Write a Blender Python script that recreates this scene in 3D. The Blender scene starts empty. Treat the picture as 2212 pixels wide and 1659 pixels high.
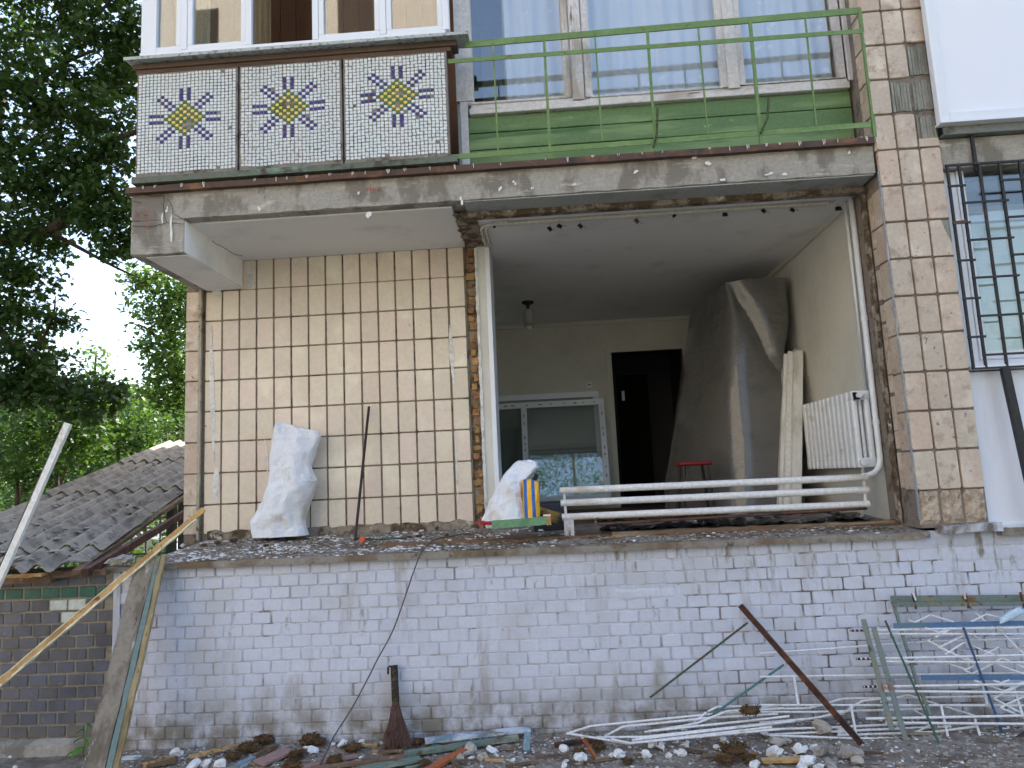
import bpy, bmesh, math, random
import numpy as np
from math import sin, cos, pi, radians
from mathutils import Vector, Matrix
from mathutils import noise as mnoise
random.seed(7); rng = np.random.default_rng(7)
R = random.uniform
SC = bpy.context.scene
COL = SC.collection

# ------------------------------------------------------------------ camera
CX, CY, CZ, YAW, PITCH, ROLL, FOC = 0.0, -5.11, 1.903, -0.0494, 0.1313, -0.0465, 0.69859
_fw = Vector((sin(YAW)*cos(PITCH), cos(YAW)*cos(PITCH), sin(PITCH)))
_r0 = Vector((cos(YAW), -sin(YAW), 0)); _u0 = _r0.cross(_fw)
_rt = cos(ROLL)*_r0 + sin(ROLL)*_u0; _up = -sin(ROLL)*_r0 + cos(ROLL)*_u0
CAMP = Vector((CX, CY, CZ))
cd = bpy.data.cameras.new("camera"); cam = bpy.data.objects.new("camera", cd); COL.objects.link(cam)
cd.sensor_width = 36; cd.lens = 36*FOC; cd.clip_start = .05; cd.clip_end = 3000
cam.matrix_world = Matrix((( _rt.x, _up.x, -_fw.x, CX), (_rt.y, _up.y, -_fw.y, CY), (_rt.z, _up.z, -_fw.z, CZ), (0, 0, 0, 1)))
SC.camera = cam

# ------------------------------------------------------------------ sky, sun, exposure
SUN_EL, SUN_AZ = radians(40), radians(35)          # behind the block, to the right
wd = bpy.data.worlds.new("World"); SC.world = wd; wd.use_nodes = True
sky = wd.node_tree.nodes.new("ShaderNodeTexSky"); sky.sky_type = 'NISHITA'; sky.sun_disc = False
sky.sun_elevation = SUN_EL; sky.sun_rotation = SUN_AZ; sky.air_density = 1.05; sky.dust_density = 3.2; sky.ozone_density = .9
bg = wd.node_tree.nodes["Background"]; bg.inputs[1].default_value = 0.12
wd.node_tree.links.new(sky.outputs[0], bg.inputs[0])
sl = bpy.data.lights.new("sun", 'SUN'); sl.energy = 4.0; sl.angle = radians(.5); sl.color = (1, .93, .82)
so = bpy.data.objects.new("sun", sl); COL.objects.link(so)
_sd = Vector((sin(SUN_AZ)*cos(SUN_EL), cos(SUN_AZ)*cos(SUN_EL), sin(SUN_EL)))
so.rotation_euler = (-_sd).to_track_quat('-Z', 'Y').to_euler()
SC.view_settings.view_transform = 'Standard'; SC.view_settings.look = 'None'
SC.view_settings.exposure = 2.12; SC.view_settings.gamma = 1
SC.cycles.max_bounces = 8; SC.cycles.diffuse_bounces = 5; SC.cycles.transparent_max_bounces = 12
SC.cycles.sample_clamp_indirect = 6

# ------------------------------------------------------------------ survey helpers: a sight line met with a real plane
def _ray(a, b): return _fw + _rt*((a-1106)/(2212*FOC)) + _up*((829.5-b)/(2212*FOC))
def at(a, b, Y): d = _ray(a, b); return CAMP + d*((Y-CY)/d.y)
def az(a, b, Z): d = _ray(a, b); return CAMP + d*((Z-CZ)/d.z)
def ax(a, b, X): d = _ray(a, b); return CAMP + d*((X-CX)/d.x)

# ------------------------------------------------------------------ materials
MATS = {}
def lin(c):
    f = lambda v: v/12.92 if v <= .04045 else ((v+.055)/1.055)**2.4
    return (f(c[0]/255), f(c[1]/255), f(c[2]/255), 1)
class NT:
    def __init__(s, name):
        s.m = bpy.data.materials.new(name); s.m.use_nodes = True; s.t = s.m.node_tree; s.b = s.t.nodes["Principled BSDF"]
        s.out = s.t.nodes["Material Output"]; s._pos = None
    def n(s, ty, **k):
        o = s.t.nodes.new("ShaderNode"+ty)
        for a, v in k.items(): setattr(o, a, v)
        return o
    def L(s, a, b): s.t.links.new(a, b)
    def pos(s):
        if not s._pos: s._pos = s.n("NewGeometry").outputs["Position"]
        return s._pos
    def vec(s, st=(1, 1, 1), off=None):
        mp = s.n("Mapping"); s.L(s.pos(), mp.inputs[0]); mp.inputs["Scale"].default_value = st
        if off is not None: s.L(off, mp.inputs["Location"])
        return mp.outputs[0]
    def noise(s, sc, st=(1, 1, 1), det=5, rough=.6, dist=0, off=None):
        o = s.n("TexNoise"); s.L(s.vec(st, off), o.inputs["Vector"]); o.inputs["Scale"].default_value = sc
        o.inputs["Detail"].default_value = det; o.inputs["Roughness"].default_value = rough; o.inputs["Distortion"].default_value = dist
        return o.outputs["Fac"]
    def ramp(s, f, lo, hi, a=0, b=1):
        o = s.n("MapRange"); o.interpolation_type = 'SMOOTHSTEP'; s.L(f, o.inputs[0])
        for i, v in zip((1, 2, 3, 4), (lo, hi, a, b)): o.inputs[i].default_value = v
        return o.outputs[0]
    def mix(s, f, a, b, mode='MIX'):
        o = s.n("Mix", data_type='RGBA', blend_type=mode)
        for sock, v in ((o.inputs[0], f), (o.inputs[6], a), (o.inputs[7], b)):
            if hasattr(v, 'node'): s.L(v, sock)
            else: sock.default_value = v
        return o.outputs[2]
    def math(s, op, a, b=0):
        o = s.n("Math", operation=op)
        for i, v in enumerate((a, b)):
            if hasattr(v, 'node'): s.L(v, o.inputs[i])
            else: o.inputs[i].default_value = v
        return o.outputs[0]
    def sep(s, i):
        o = s.n("SeparateXYZ"); s.L(s.pos(), o.inputs[0]); return o.outputs[i]
    def bump(s, h, st, dist=.01):
        o = s.n("Bump"); o.inputs["Strength"].default_value = st; o.inputs["Distance"].default_value = dist
        s.L(h, o.inputs["Height"]); s.L(o.outputs[0], s.b.inputs["Normal"])
def mat(name, c, layers=(), rough=.8, bump=.3, bs=60, bst=(1, 1, 1), bdist=.004, rnd=0., rndhue=None, metal=0., spec=.4, fine=.12, fs=35):
    """c: base sRGB; layers: (sRGB, noise scale, lo, hi, stretch, zlo, zhi) laid over it as wear, dirt and stains"""
    if name in MATS: return MATS[name]
    t = NT(name); col = lin(c)
    off = None
    if rnd or rndhue:
        oi = t.n("ObjectInfo"); rv = oi.outputs["Random"]
    if rndhue:
        w = t.n("TexWhiteNoise", noise_dimensions='1D'); t.L(rv, w.inputs["W"])
        col = t.mix(w.outputs["Value"], col, lin(rndhue))
    if fine:
        f = t.noise(fs, det=6, rough=.7)
        v = t.ramp(f, .25, .75, 1-fine*1.6, 1+fine)
        cb = t.n("CombineColor"); [t.L(v, cb.inputs[i]) for i in range(3)]
        col = t.mix(1., col, cb.outputs[0], 'MULTIPLY')
    for la in layers:
        lc, sc, lo, hi = la[:4]; st = la[4] if len(la) > 4 and la[4] else (1, 1, 1)
        m = t.ramp(t.noise(sc, st, det=7, rough=.62), lo, hi)
        if len(la) > 7:
            m = t.math('MULTIPLY', m, t.ramp(t.sep(0), la[7], la[8]))
        if len(la) > 5 and la[5] is not None:
            zz = t.ramp(t.sep(2), la[5], la[6]); m = t.math('MULTIPLY', m, zz)
        col = t.mix(m, col, lin(lc))
    if rnd:
        v = t.ramp(rv, 0, 1, 1-rnd, 1+rnd); cb = t.n("CombineColor"); [t.L(v, cb.inputs[i]) for i in range(3)]
        col = t.mix(1., col, cb.outputs[0], 'MULTIPLY')
    if hasattr(col, 'node'): t.L(col, t.b.inputs["Base Color"])
    else: t.b.inputs["Base Color"].default_value = col
    t.b.inputs["Roughness"].default_value = rough; t.b.inputs["Metallic"].default_value = metal
    t.b.inputs["Specular IOR Level"].default_value = spec
    if bump: t.bump(t.noise(bs, bst, det=6, rough=.65), bump, bdist)
    MATS[name] = t.m
    return t.m

# ------------------------------------------------------------------ mesh builder
class MB:
    def __init__(s): s.v = []; s.f = []; s.mi = []
    def add(s, vs, fs, mi=0):
        n = len(s.v); s.v += [tuple(p) for p in vs]; s.f += [tuple(i+n for i in q) for q in fs]; s.mi += [mi]*len(fs); return s
    def box(s, a, b, mi=0, jit=0):
        x0, y0, z0 = a; x1, y1, z1 = b
        vs = [(x, y, z) for z in (z0, z1) for y in (y0, y1) for x in (x0, x1)]
        if jit: vs = [(x+R(-jit, jit), y+R(-jit, jit), z+R(-jit, jit)) for x, y, z in vs]
        return s.add(vs, [(0, 2, 3, 1), (4, 5, 7, 6), (0, 1, 5, 4), (2, 6, 7, 3), (0, 4, 6, 2), (1, 3, 7, 5)], mi)
    def quad(s, a, b, c, d, mi=0): return s.add([a, b, c, d], [(0, 1, 2, 3)], mi)
    def bar(s, a, b, w, t, up=(0, 0, 1), mi=0, tap=1, seg=1, jit=0):
        """rectangular bar from a to b, w across, t thick along 'up'"""
        a, b = Vector(a), Vector(b); d = (b-a).normalized(); u = Vector(up); sd = d.cross(u)
        if sd.length < 1e-4: sd = d.cross(Vector((1, 0, 0)))
        sd.normalize(); u = sd.cross(d).normalized(); vs = []; fs = []
        for i in range(seg+1):
            k = i/seg; p = a.lerp(b, k); e = 1+(tap-1)*k
            for q, r in ((-1, -1), (1, -1), (1, 1), (-1, 1)):
                vs.append(p+sd*(q*w/2*e+R(-jit, jit))+u*(r*t/2*e+R(-jit, jit)))
        fs.append((3, 2, 1, 0)); n = seg*4; fs.append((n, n+1, n+2, n+3))
        for i in range(seg):
            for j in range(4): k = (j+1) % 4; fs.append((i*4+j, i*4+k, i*4+4+k, i*4+4+j))
        return s.add(vs, fs, mi)
    def tube(s, pts, r, n=8, mi=0, cap=True):
        pts = [Vector(p) for p in pts]; m = len(pts); rr = r if hasattr(r, '__len__') else [r]*m
        vs = []; fs = []; pu = None
        for i, p in enumerate(pts):
            d = (pts[min(i+1, m-1)]-pts[max(i-1, 0)]).normalized()
            if pu is None: pu = Vector((0, 0, 1)) if abs(d.z) < .9 else Vector((1, 0, 0))
            sd = d.cross(pu).normalized(); u = sd.cross(d).normalized(); pu = u
            for j in range(n):
                an = 2*pi*j/n; vs.append(p+sd*(cos(an)*rr[i])+u*(sin(an)*rr[i]))
        for i in range(m-1):
            for j in range(n): k = (j+1) % n; fs.append((i*n+j, i*n+k, i*n+n+k, i*n+n+j))
        if cap: fs.append(tuple(range(n-1, -1, -1))); fs.append(tuple(range((m-1)*n, m*n)))
        return s.add(vs, fs, mi)
    def lathe(s, c, prof, n=16, mi=0):
        vs = []; fs = []
        for r, z in prof:
            for j in range(n): an = 2*pi*j/n; vs.append((c[0]+cos(an)*r, c[1]+sin(an)*r, c[2]+z))
        for i in range(len(prof)-1):
            for j in range(n): k = (j+1) % n; fs.append((i*n+j, i*n+k, i*n+n+k, i*n+n+j))
        return s.add(vs, fs, mi)
    def grid(s, P, mi=0, closed=False):
        h = len(P); w = len(P[0]); vs = [p for row in P for p in row]; fs = []
        for i in range(h-1):
            for j in range(w if closed else w-1): k = (j+1) % w; fs.append((i*w+j, i*w+k, i*w+w+k, i*w+w+j))
        return s.add(vs, fs, mi)
    def mesh(s, name, off=(0, 0, 0), smooth=False):
        me = bpy.data.meshes.new(name)
        me.from_pydata([(x-off[0], y-off[1], z-off[2]) for x, y, z in s.v], [], s.f)
        if any(s.mi): me.polygons.foreach_set("material_index", s.mi)
        if smooth: me.polygons.foreach_set("use_smooth", [True]*len(s.f))
        me.update(); return me
    def build(s, name, m, parent=None, smooth=False, kind=None, label=None, cat=None, group=None, bevel=0, auto=False, origin=None):
        if parent: off = org(parent)
        elif origin is not None: off = Vector(origin)
        else:
            c = np.array(s.v); lo, hi = c.min(0), c.max(0); off = Vector(((lo[0]+hi[0])/2, (lo[1]+hi[1])/2, lo[2]))
        me = s.mesh(name, off, smooth or auto); o = bpy.data.objects.new(name, me); COL.objects.link(o)
        for mm in (m if isinstance(m, (list, tuple)) else [m]): me.materials.append(mm)
        if parent: o.parent = parent
        else: o.location = off
        if bevel:
            bv = o.modifiers.new("b", 'BEVEL'); bv.width = bevel; bv.segments = 2; bv.limit_method = 'ANGLE'
        if auto: me.set_sharp_from_angle(angle=radians(38))
        tag(o, label, cat, group, kind); return o
def tag(o, label=None, cat=None, group=None, kind=None):
    for k, v in (("label", label), ("category", cat), ("group", group), ("kind", kind)):
        if v: o[k] = v
    return o
def org(o):
    p = Vector((0, 0, 0))
    while o is not None: p += o.location; o = o.parent
    return p
def empty(name, loc, label, cat, group=None):
    o = bpy.data.objects.new(name, None); o.location = loc; o.empty_display_size = .1; COL.objects.link(o); return tag(o, label, cat, group)
def inst(me, name, loc, parent=None, rot=None, scale=None, **k):
    o = bpy.data.objects.new(name, me); COL.objects.link(o); o.location = Vector(loc)-(org(parent) if parent else Vector())
    if parent: o.parent = parent
    if rot is not None: o.rotation_euler = rot
    if scale is not None: o.scale = scale
    return tag(o, **k)
def rbox(w, d, h, r, jit=0, seg=2):
    """block with rounded corners in the XZ plane and an eased front edge; front face at y=0, body behind"""
    P = []
    for cx, cz, a0 in ((w/2-r, h/2-r, 0), (-w/2+r, h/2-r, pi/2), (-w/2+r, -h/2+r, pi), (w/2-r, -h/2+r, 1.5*pi)):
        for i in range(seg+1):
            a = a0+pi/2*i/seg; P.append((cx+cos(a)*r+R(-jit, jit), cz+sin(a)*r+R(-jit, jit)))
    n = len(P); e = min(.004, d*.35); k = 1-2*e/max(w, h)
    vs = [(x*k, 0, z*k) for x, z in P]+[(x, e, z) for x, z in P]+[(x, d, z) for x, z in P]
    fs = [tuple(range(n))]
    for L in range(2):
        for j in range(n): q = (j+1) % n; fs.append((L*n+j, L*n+n+j, L*n+n+q, L*n+q))
    return vs, fs
def rmesh(name, w, d, h, r, m, jit=0, seg=2):
    mb = MB(); vs, fs = rbox(w, d, h, r, jit, seg); mb.add(vs, fs); me = mb.mesh(name); me.materials.append(m); return me
def fbm(x, y, z, o=4): return mnoise.fractal(Vector((x, y, z)), 1.0, 2.0, o)
def ground_z(x, y=-.3): return .150+.0125*(x+3.1)+.012*fbm(x*1.7, y*1.7, .3)+.004*fbm(x*9, y*9, 2.)
def deck_z(x, y): return 1.42+.075*y

def bevmesh(mb, name, m, w, seg=2, smooth=True):
    bm = bmesh.new(); vs = [bm.verts.new(v) for v in mb.v]
    for f in mb.f: bm.faces.new([vs[i] for i in f])
    bmesh.ops.bevel(bm, geom=list(bm.edges), offset=w, segments=seg, affect='EDGES', profile=.5, clamp_overlap=True)
    me = bpy.data.meshes.new(name); bm.to_mesh(me); bm.free(); me.materials.append(m)
    if smooth: me.polygons.foreach_set("use_smooth", [True]*len(me.polygons))
    return me

# ------------------------------------------------------------------ shared materials
M_BRICK = mat("painted_brick", (199, 203, 218), [((186, 187, 194), 2.2, .45, .72), ((156, 150, 144), 5, .55, .75, (1, 1, .22)), ((132, 124, 112), 9, .61, .73, (1, 1, .4)), ((128, 120, 108), 14, .54, .66, (1, 1, .18), .95, 1.3, -.2, .5),
     ((128, 122, 112), 6, .30, .62, None, .62, .22)], rough=.62, bump=.35, bs=22, rnd=.035, fine=.05)
M_MORTAR = mat("painted_mortar", (200, 202, 213), [((172, 170, 170), 5, .45, .66), ((120, 112, 104), 6, .56, .70, (1, 1, .6)), ((112, 104, 96), 7, .45, .60, (1, 1, .5), None, None, .2, 1.6), ((112, 106, 98), 6, .3, .62, None, .62, .22)], rough=.85, bump=.6, bs=50)
M_CONC = mat("old_concrete", (164, 159, 151), [((126, 120, 112), 3.5, .48, .58, (1, 1, .5)), ((190, 184, 174), 7, .56, .70, (.5, 1, 1.6)), ((88, 82, 76), 5, .62, .72, (1, 1, .35)), ((214, 212, 208), 11, .70, .74, (1, 1, .6))],
     rough=.92, bump=.9, bs=26, bst=(.5, .5, 2.2), bdist=.008)
M_CONC2 = mat("deck_concrete", (146, 139, 130), [((116, 100, 82), 3, .42, .58), ((168, 164, 158), 8, .58, .7), ((82, 74, 66), 14, .58, .7)], rough=.95, bump=.8, bs=40)
M_CEIL = mat("white_ceiling", (234, 234, 234), [((206, 204, 200), 2, .5, .8)], rough=.9, bump=.12, bs=40, fine=.03)
M_TILE = mat("cream_tile", (222, 210, 190), [((208, 196, 176), 5, .5, .75), ((170, 150, 124), 9, .66, .80), ((236, 226, 206), 2.5, .5, .7)], rough=.42, bump=.08, bs=30, rnd=.05, rndhue=(220, 202, 188), fine=.05)
M_GROUT = mat("brown_grout", (130, 117, 102), [((84, 72, 60), 9, .5, .65)], rough=.95, bump=.5)
M_PTILE = mat("weathered_tile", (194, 180, 163), [((214, 200, 184), 6, .48, .72), ((168, 150, 132), 9, .54, .66), ((132, 118, 104), 20, .63, .71)], rough=.5, bump=.2, bs=34, rnd=.06, rndhue=(196, 174, 156), fine=.08)
M_PGROUT = mat("grey_grout", (132, 122, 113), [((100, 90, 82), 12, .5, .65)], rough=.95, bump=.5)
M_WPAPER = mat("beige_wallpaper", (212, 210, 202), [((200, 197, 186), 1.6, .45, .7)], rough=.85, bump=.2, bs=160, fine=.04)
M_PLASTER = mat("torn_plaster", (150, 140, 126), [((92, 78, 62), 8, .42, .56), ((190, 186, 178), 13, .6, .68), ((52, 44, 36), 16, .6, .7)], rough=.95, bump=1., bs=30, bdist=.01)
M_PVC = mat("white_pvc", (226, 230, 238), rough=.32, bump=0, fine=.0, spec=.5)
M_WOODW = mat("peeling_white_wood", (206, 204, 204), [((168, 158, 148), 6, .52, .66, (1, 1, .2)), ((120, 100, 84), 12, .63, .70, (1, 1, .15))], rough=.7, bump=.4, bs=40, bst=(1, 1, .1))
M_WOODWH = mat("peeling_white_rail", (210, 208, 208), [((170, 160, 150), 6, .52, .66, (.2, 1, 1)), ((104, 80, 64), 12, .60, .68, (.18, 1, 1))], rough=.7, bump=.4, bs=40, bst=(.1, 1, 1))
M_GREENB = mat("green_board", (96, 124, 80), [((120, 146, 98), 4, .46, .62, (.22, 1, 1.4)), ((66, 104, 58), 6, .56, .70, (.15, 1, 1.6)), ((126, 176, 110), 13, .66, .74, (.5, 1, 1))], rough=.55, bump=.35, bs=30, bst=(.12, 1, 2))
M_GREENM = mat("green_railing_paint", (106, 134, 78), [((122, 148, 92), 8, .5, .7, (.4, 1, 1)), ((112, 86, 58), 14, .64, .70, (.6, 1, 1))], rough=.5, bump=.2, bs=50)
M_FLASH = mat("rusty_flashing", (84, 62, 52), [((122, 84, 58), 9, .5, .64, (.5, 1, 1)), ((54, 44, 42), 6, .54, .7, (1, 1, .4)), ((150, 120, 84), 20, .64, .72)], rough=.6, bump=.4, bs=60)
M_DRIP = mat("white_drip", (226, 224, 220), rough=.6, bump=0, fine=0)
M_DARKM = mat("dark_iron", (44, 42, 42), [((84, 62, 48), 14, .6, .7)], rough=.55, bump=.3, bs=90, spec=.4)
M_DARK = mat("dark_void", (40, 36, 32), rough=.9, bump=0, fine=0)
def glass(name, tint=(1, 1, 1, 1), ior=1.5, rough=0.02):
    t = NT(name); t.t.nodes.remove(t.b)
    tr = t.n("BsdfTransparent"); tr.inputs[0].default_value = tint; gl = t.n("BsdfGlossy"); gl.inputs["Roughness"].default_value = rough
    fr = t.n("Fresnel"); bf = t.n("NewGeometry").outputs["Backfacing"]; t.L(t.ramp(bf, 0, 1, ior, 1/ior), fr.inputs[0]); mx = t.n("MixShader")
    f2 = t.math('MULTIPLY', fr.outputs[0], 1.7)       # two panes of a double window
    t.L(f2, mx.inputs[0]); t.L(tr.outputs[0], mx.inputs[1]); t.L(gl.outputs[0], mx.inputs[2]); t.L(mx.outputs[0], t.out.inputs[0])
    return t.m
M_GLASS = glass("window_glass", (.9, .93, .93, 1), 1.72)

# ------------------------------------------------------------------ the apartment block
BLD = empty("apartment_building", (0, 0, .15), "panel apartment block with a torn-open ground-floor room and tiled walls", "building")
def P(name, mb, m, par=None, **k): return mb.build(name, m, par or BLD, **k)

# --- painted brick plinth: mortar bed and every brick
PZ0, PZ1, RP, BP = .10, 1.385, .0838, .1385
plinth = P("brick_plinth", MB().box((-3.125, .0065, -.1), (6.0, .55, PZ1)), M_MORTAR)
bv = []
for k in range(7):
    mb = MB(); vs, fs = rbox(.1290+R(-.001, .001), .04, .0758, .006, .0014, 1); mb.add(vs, fs); me = mb.mesh("brick"); me.materials.append(M_BRICK); bv.append(me)
spots = []
row = 0; z = PZ1-.039
while z > .06:
    xoff = (.5*BP if row % 2 else 0)+R(-.015, .015); x = -3.06+xoff-BP
    while x < 5.9:
        if x > -3.07:
            w = 1.0; wob = .006*fbm(x*.9, row*.7, 5)
            spots.append((x, R(-.0022, .0022)+.004*(fbm(x*1.3, 0, z*1.3)), z+wob*.6, R(-.010, .010)))
        x += BP*R(.985, 1.015)
    z -= RP; row += 1
spots.sort(key=lambda s: (s[0]-.2)**2*.35+(s[2]-.75)**2)
for s in spots[:300]: inst(random.choice(bv), "brick", (s[0], s[1], s[2]), plinth, rot=(R(-.01, .01), s[3], R(-.008, .008)), scale=(R(.97, 1.01), 1, R(.96, 1.01)))
mb = MB()
for s in spots[300:]:
    vs, fs = rbox(.1290*R(.97, 1.01), .04, .0758*R(.97, 1.01), .006, .0014, 1); ca, sa = cos(s[3]), sin(s[3])
    mb.add([(s[0]+x*ca+zz*sa, s[1]+y, s[2]-x*sa+zz*ca) for x, y, zz in vs], fs)
mb.build("bricks", M_BRICK, plinth, kind="stuff")
# rough smears of old mortar over the upper right of the plinth
mb = MB()
for (x0, x1, z0, z1) in ((2.35, 3.6, 1.30, 1.42), (2.62, 3.3, 1.20, 1.305), (.35, .85, 1.03, 1.12)):
    G = []
    for j in range(9):
        rw = []
        for i in range(25):
            u, v = i/24, j/8; x = x0+(x1-x0)*u; zz = z0+(z1-z0)*v; e = min(1, min(u, 1-u)*8)*min(1, min(v, 1-v)*4)
            rw.append((x+.02*fbm(x*5, zz*5, 1), .006-.016*e*(.6+.5*fbm(x*6, zz*6, 3)), zz+.012*fbm(x*7, zz*7, 2)))
        G.append(rw)
    P("mortar_patch", MB().grid(G), M_BRICK, plinth, smooth=True)

# --- deck: the floor slab that juts out under the opening
mb = MB(); N = 90
prof = []
for i in range(N+1):
    x = -3.0+5.52*i/N; e = .006*fbm(x*6, 0, 1); c = .004*fbm(x*9, 3, 1)
    prof.append([(x, -.052+c, 1.376+e*.4), (x, -.055+c, 1.418+e), (x, -.02, deck_z(x, 0)+e*.5), (x, .5, deck_z(x, .5)+.008*fbm(x*3, 2, 7)), (x, 1.05, deck_z(x, 1.05)), (x, 1.05, 1.3), (x, -.03, 1.376)])
mb.grid(prof, closed=True); mb.add(prof[0], [tuple(range(7))]); mb.add(prof[-1], [tuple(range(6, -1, -1))])
P("deck", mb, M_CONC2)
mb = MB(); mb.bar((2.60, -.03, 1.425), (2.98, -.03, 1.435), .12, .05, jit=.006, seg=6); P("mortar_bed", mb, M_MORTAR)

# --- tiled back wall of the loggia
TZ = [3.985, 3.706, 3.430, 3.158, 2.886, 2.613, 2.341, 2.069, 1.797, 1.545]
tw = P("tiled_wall", MB().box((-3.06, 1.052, 1.35), (-.672, 1.40, 3.985)), M_GROUT)
TX0 = -2.885; TPX = .1577
tv = [rmesh("tile", .1465, .03, .262, .009, M_TILE, .001) for _ in range(4)]
for r in range(9):
    z1, z0 = TZ[r], TZ[r+1]; h = z1-z0-.012
    for c in range(-1, 14):
        x = TX0+TPX*(c+.5); w = 1.
        if r == 0 and c < 1: continue
        if r == 8 and h < .26: pass
        inst(random.choice(tv), "tile", (x, 1.041+R(-.0015, .0015), (z0+z1)/2-(.006 if r == 0 else 0)), tw, rot=(R(-.006, .006), R(-.006, .006), R(-.006, .006)), scale=((.97 if c < 13 else .93), 1, h/.262))
# torn bottom edge of that wall, filler smears and the sooty cross of a burnt joint
mb = MB()
G = []
for j in range(5):
    G.append([(-3.0+2.35*i/60, 1.03-.02*max(0, fbm(i*.5, j, 3)), 1.47+.10*j/4+(.025*fbm(i*.33, 1, 0) if j == 4 else 0)) for i in range(61)])
mb.grid(G); P("torn_edge", mb, M_PLASTER, tw)
M_FILL = mat("white_filler", (222, 220, 216), [((180, 176, 170), 9, .5, .7)], rough=.9, bump=.5, bs=40)
mb = MB()
def smear(mb, pts, w, y, n=14):
    L = []; Rr = []
    for i in range(n+1):
        k = i/n*(len(pts)-1); a = int(min(k, len(pts)-2)); p = Vector(pts[a]).lerp(Vector(pts[a+1]), k-a)
        ww = w*(.35+.65*sin(pi*min(.97, max(.03, i/n))))*R(.7, 1.25); L.append((p.x-ww, y, p.y)); Rr.append((p.x+ww, y, p.y))
    mb.grid([L, Rr])
for a, b, c, d, w in ((972, 702, 980, 830, .018), (955, 735, 1003, 728, .02), (982, 935, 990, 1100, .008), (572, 950, 578, 1020, .012), (455, 700, 462, 1000, .02), (468, 1010, 466, 1080, .03), (455, 560, 470, 640, .06), (540, 570, 540, 622, .03), (560, 566, 900, 552, .012), (640, 556, 640, 585, .01), (700, 552, 1000, 545, .014)):
    mb = MB(); p, q = at(a, b, 1.037), at(c, d, 1.037); smear(mb, [(p.x, p.z), ((p.x+q.x)/2+R(-.006, .006), (p.z+q.z)/2), (q.x, q.z)], w, 1.0365); P("filler_smear", mb, M_FILL, tw)
# brick core laid bare at the torn end of the wall
jb = P("torn_brick_end", MB().box((-.672, 1.075, 1.40), (-.566, 1.40, 3.98)), M_PLASTER)
M_RBRICK = mat("orange_brick", (150, 108, 82), [((134, 84, 60), 9, .45, .65), ((214, 170, 128), 14, .58, .7), ((110, 92, 78), 8, .6, .7)], rough=.95, bump=.9, bs=45, rnd=.16, rndhue=(176, 146, 92), bdist=.008)
bm = []
for k in range(6):
    mb = MB(); n = 3
    mb.box((-.036, 0, -.028), (.036, .09, .028), jit=.007); me = mb.mesh("brick"); me.materials.append(M_RBRICK); bm.append(me)
z = 1.50; i = 0
while z < 3.93:
    inst(random.choice(bm), "brick", (-.625+R(-.014, .016), 1.045+R(-.01, .035), z), jb, rot=(R(-.12, .12), R(-.12, .12), R(-.3, .3)), scale=(R(.6, 1.1), 1, R(.8, 1.05)))
    if R(0, 1) < .35: inst(random.choice(bm), "brick", (-.575, 1.07, z+R(-.01, .01)), jb, scale=(.35, .6, R(.6, .9)))
    z += .0757
# papered end strip with its plastic corner
P("papered_wall_end", MB().box((-.566, 1.03, 1.40), (-.490, 1.40, 3.965)), M_WPAPER)
P("corner_bead", MB().box((-.490, 1.022, 1.40), (-.452, 1.405, 3.955)), M_PVC)
mb = MB(); G = []
for j in range(3):
    G.append([(-.573+[-.012, .0, .012][j]*(1+.8*fbm(i*.7, j, 9)), 1.018+R(-.004, .004), 1.45+2.5*i/50) for i in range(51)])
mb.grid(G); P("torn_paper_edge", mb, M_FILL, jb)
# end pier of the block, tiled, with the greenish trim strip
pier = P("end_pier", MB().box((-3.205, 1.030, 1.35), (-3.055, 1.42, 3.985)), M_GROUT)
ev = rmesh("tile", .118, .03, .262, .006, M_PTILE, .002)
for r in range(1, 9): inst(ev, "tile", (-3.146, 1.019+R(-.002, .002), (TZ[r]+TZ[r+1])/2), pier, scale=(1, 1, (TZ[r]-TZ[r+1]-.012)/.262))
mb = MB()
for k in range(24): mb.box((-3.083+R(-.002, .002), 1.005, 1.5+k*.093), (-3.06+R(-.002, .003), 1.03, 1.5+(k+1)*.093))
P("trim_strip", mb, mat("weathered_trim", (172, 164, 148), [((130, 138, 124), 5, .5, .62, (1, 1, .3)), ((92, 74, 58), 9, .56, .66), ((198, 192, 178), 12, .62, .7)], rough=.9, bump=.6), pier)
mb = MB().lathe(at(441, 921, .99), [(.001, 0), (.018, .0), (.018, .006), (.001, .008)], 10); P("rusty_bracket", mb, M_FLASH, pier)

# --- slab over the loggia: concrete edge, corner beam, white soffits
def rough_box(mb, a, b, n, amp, fr=4.):
    """box whose long front edges are chipped"""
    x0, y0, z0 = a; x1, y1, z1 = b; rows = []
    for i in range(n+1):
        x = x0+(x1-x0)*i/n; e = amp*fbm(x*fr, 0, z0); g = amp*fbm(x*fr*1.6, 3, z1); c = amp*.5*fbm(x*fr, 7, 1)
        rows.append([(x, y0+c, z0+abs(e)*.9), (x, y0+c*.6, z1-abs(g)*.6), (x, y1, z1), (x, y1, z0), (x, y0+.02, z0-.001)])
    mb.grid(rows, closed=True); mb.add(rows[0], [(0, 1, 2, 3, 4)]); mb.add(rows[-1], [(4, 3, 2, 1, 0)])
mb = MB(); rough_box(mb, (-3.113, 0, 3.985), (2.468, .245, 4.205), 120, .014); rough_box(mb, (-3.113, .0, 3.718), (-2.700, .245, 3.985), 12, .010)
slab = P("floor_slab", mb, M_CONC)
P("slab_core", MB().box((-3.113, .245, 3.990), (2.47, 1.60, 4.205)).box((-3.113, .245, 3.718), (-2.700, 1.03, 3.99)), M_CONC)
mb = MB().box((-2.700, .10, 3.972), (-.655, 1.04, 3.984)); P("loggia_ceiling", mb, M_CEIL)
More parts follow.
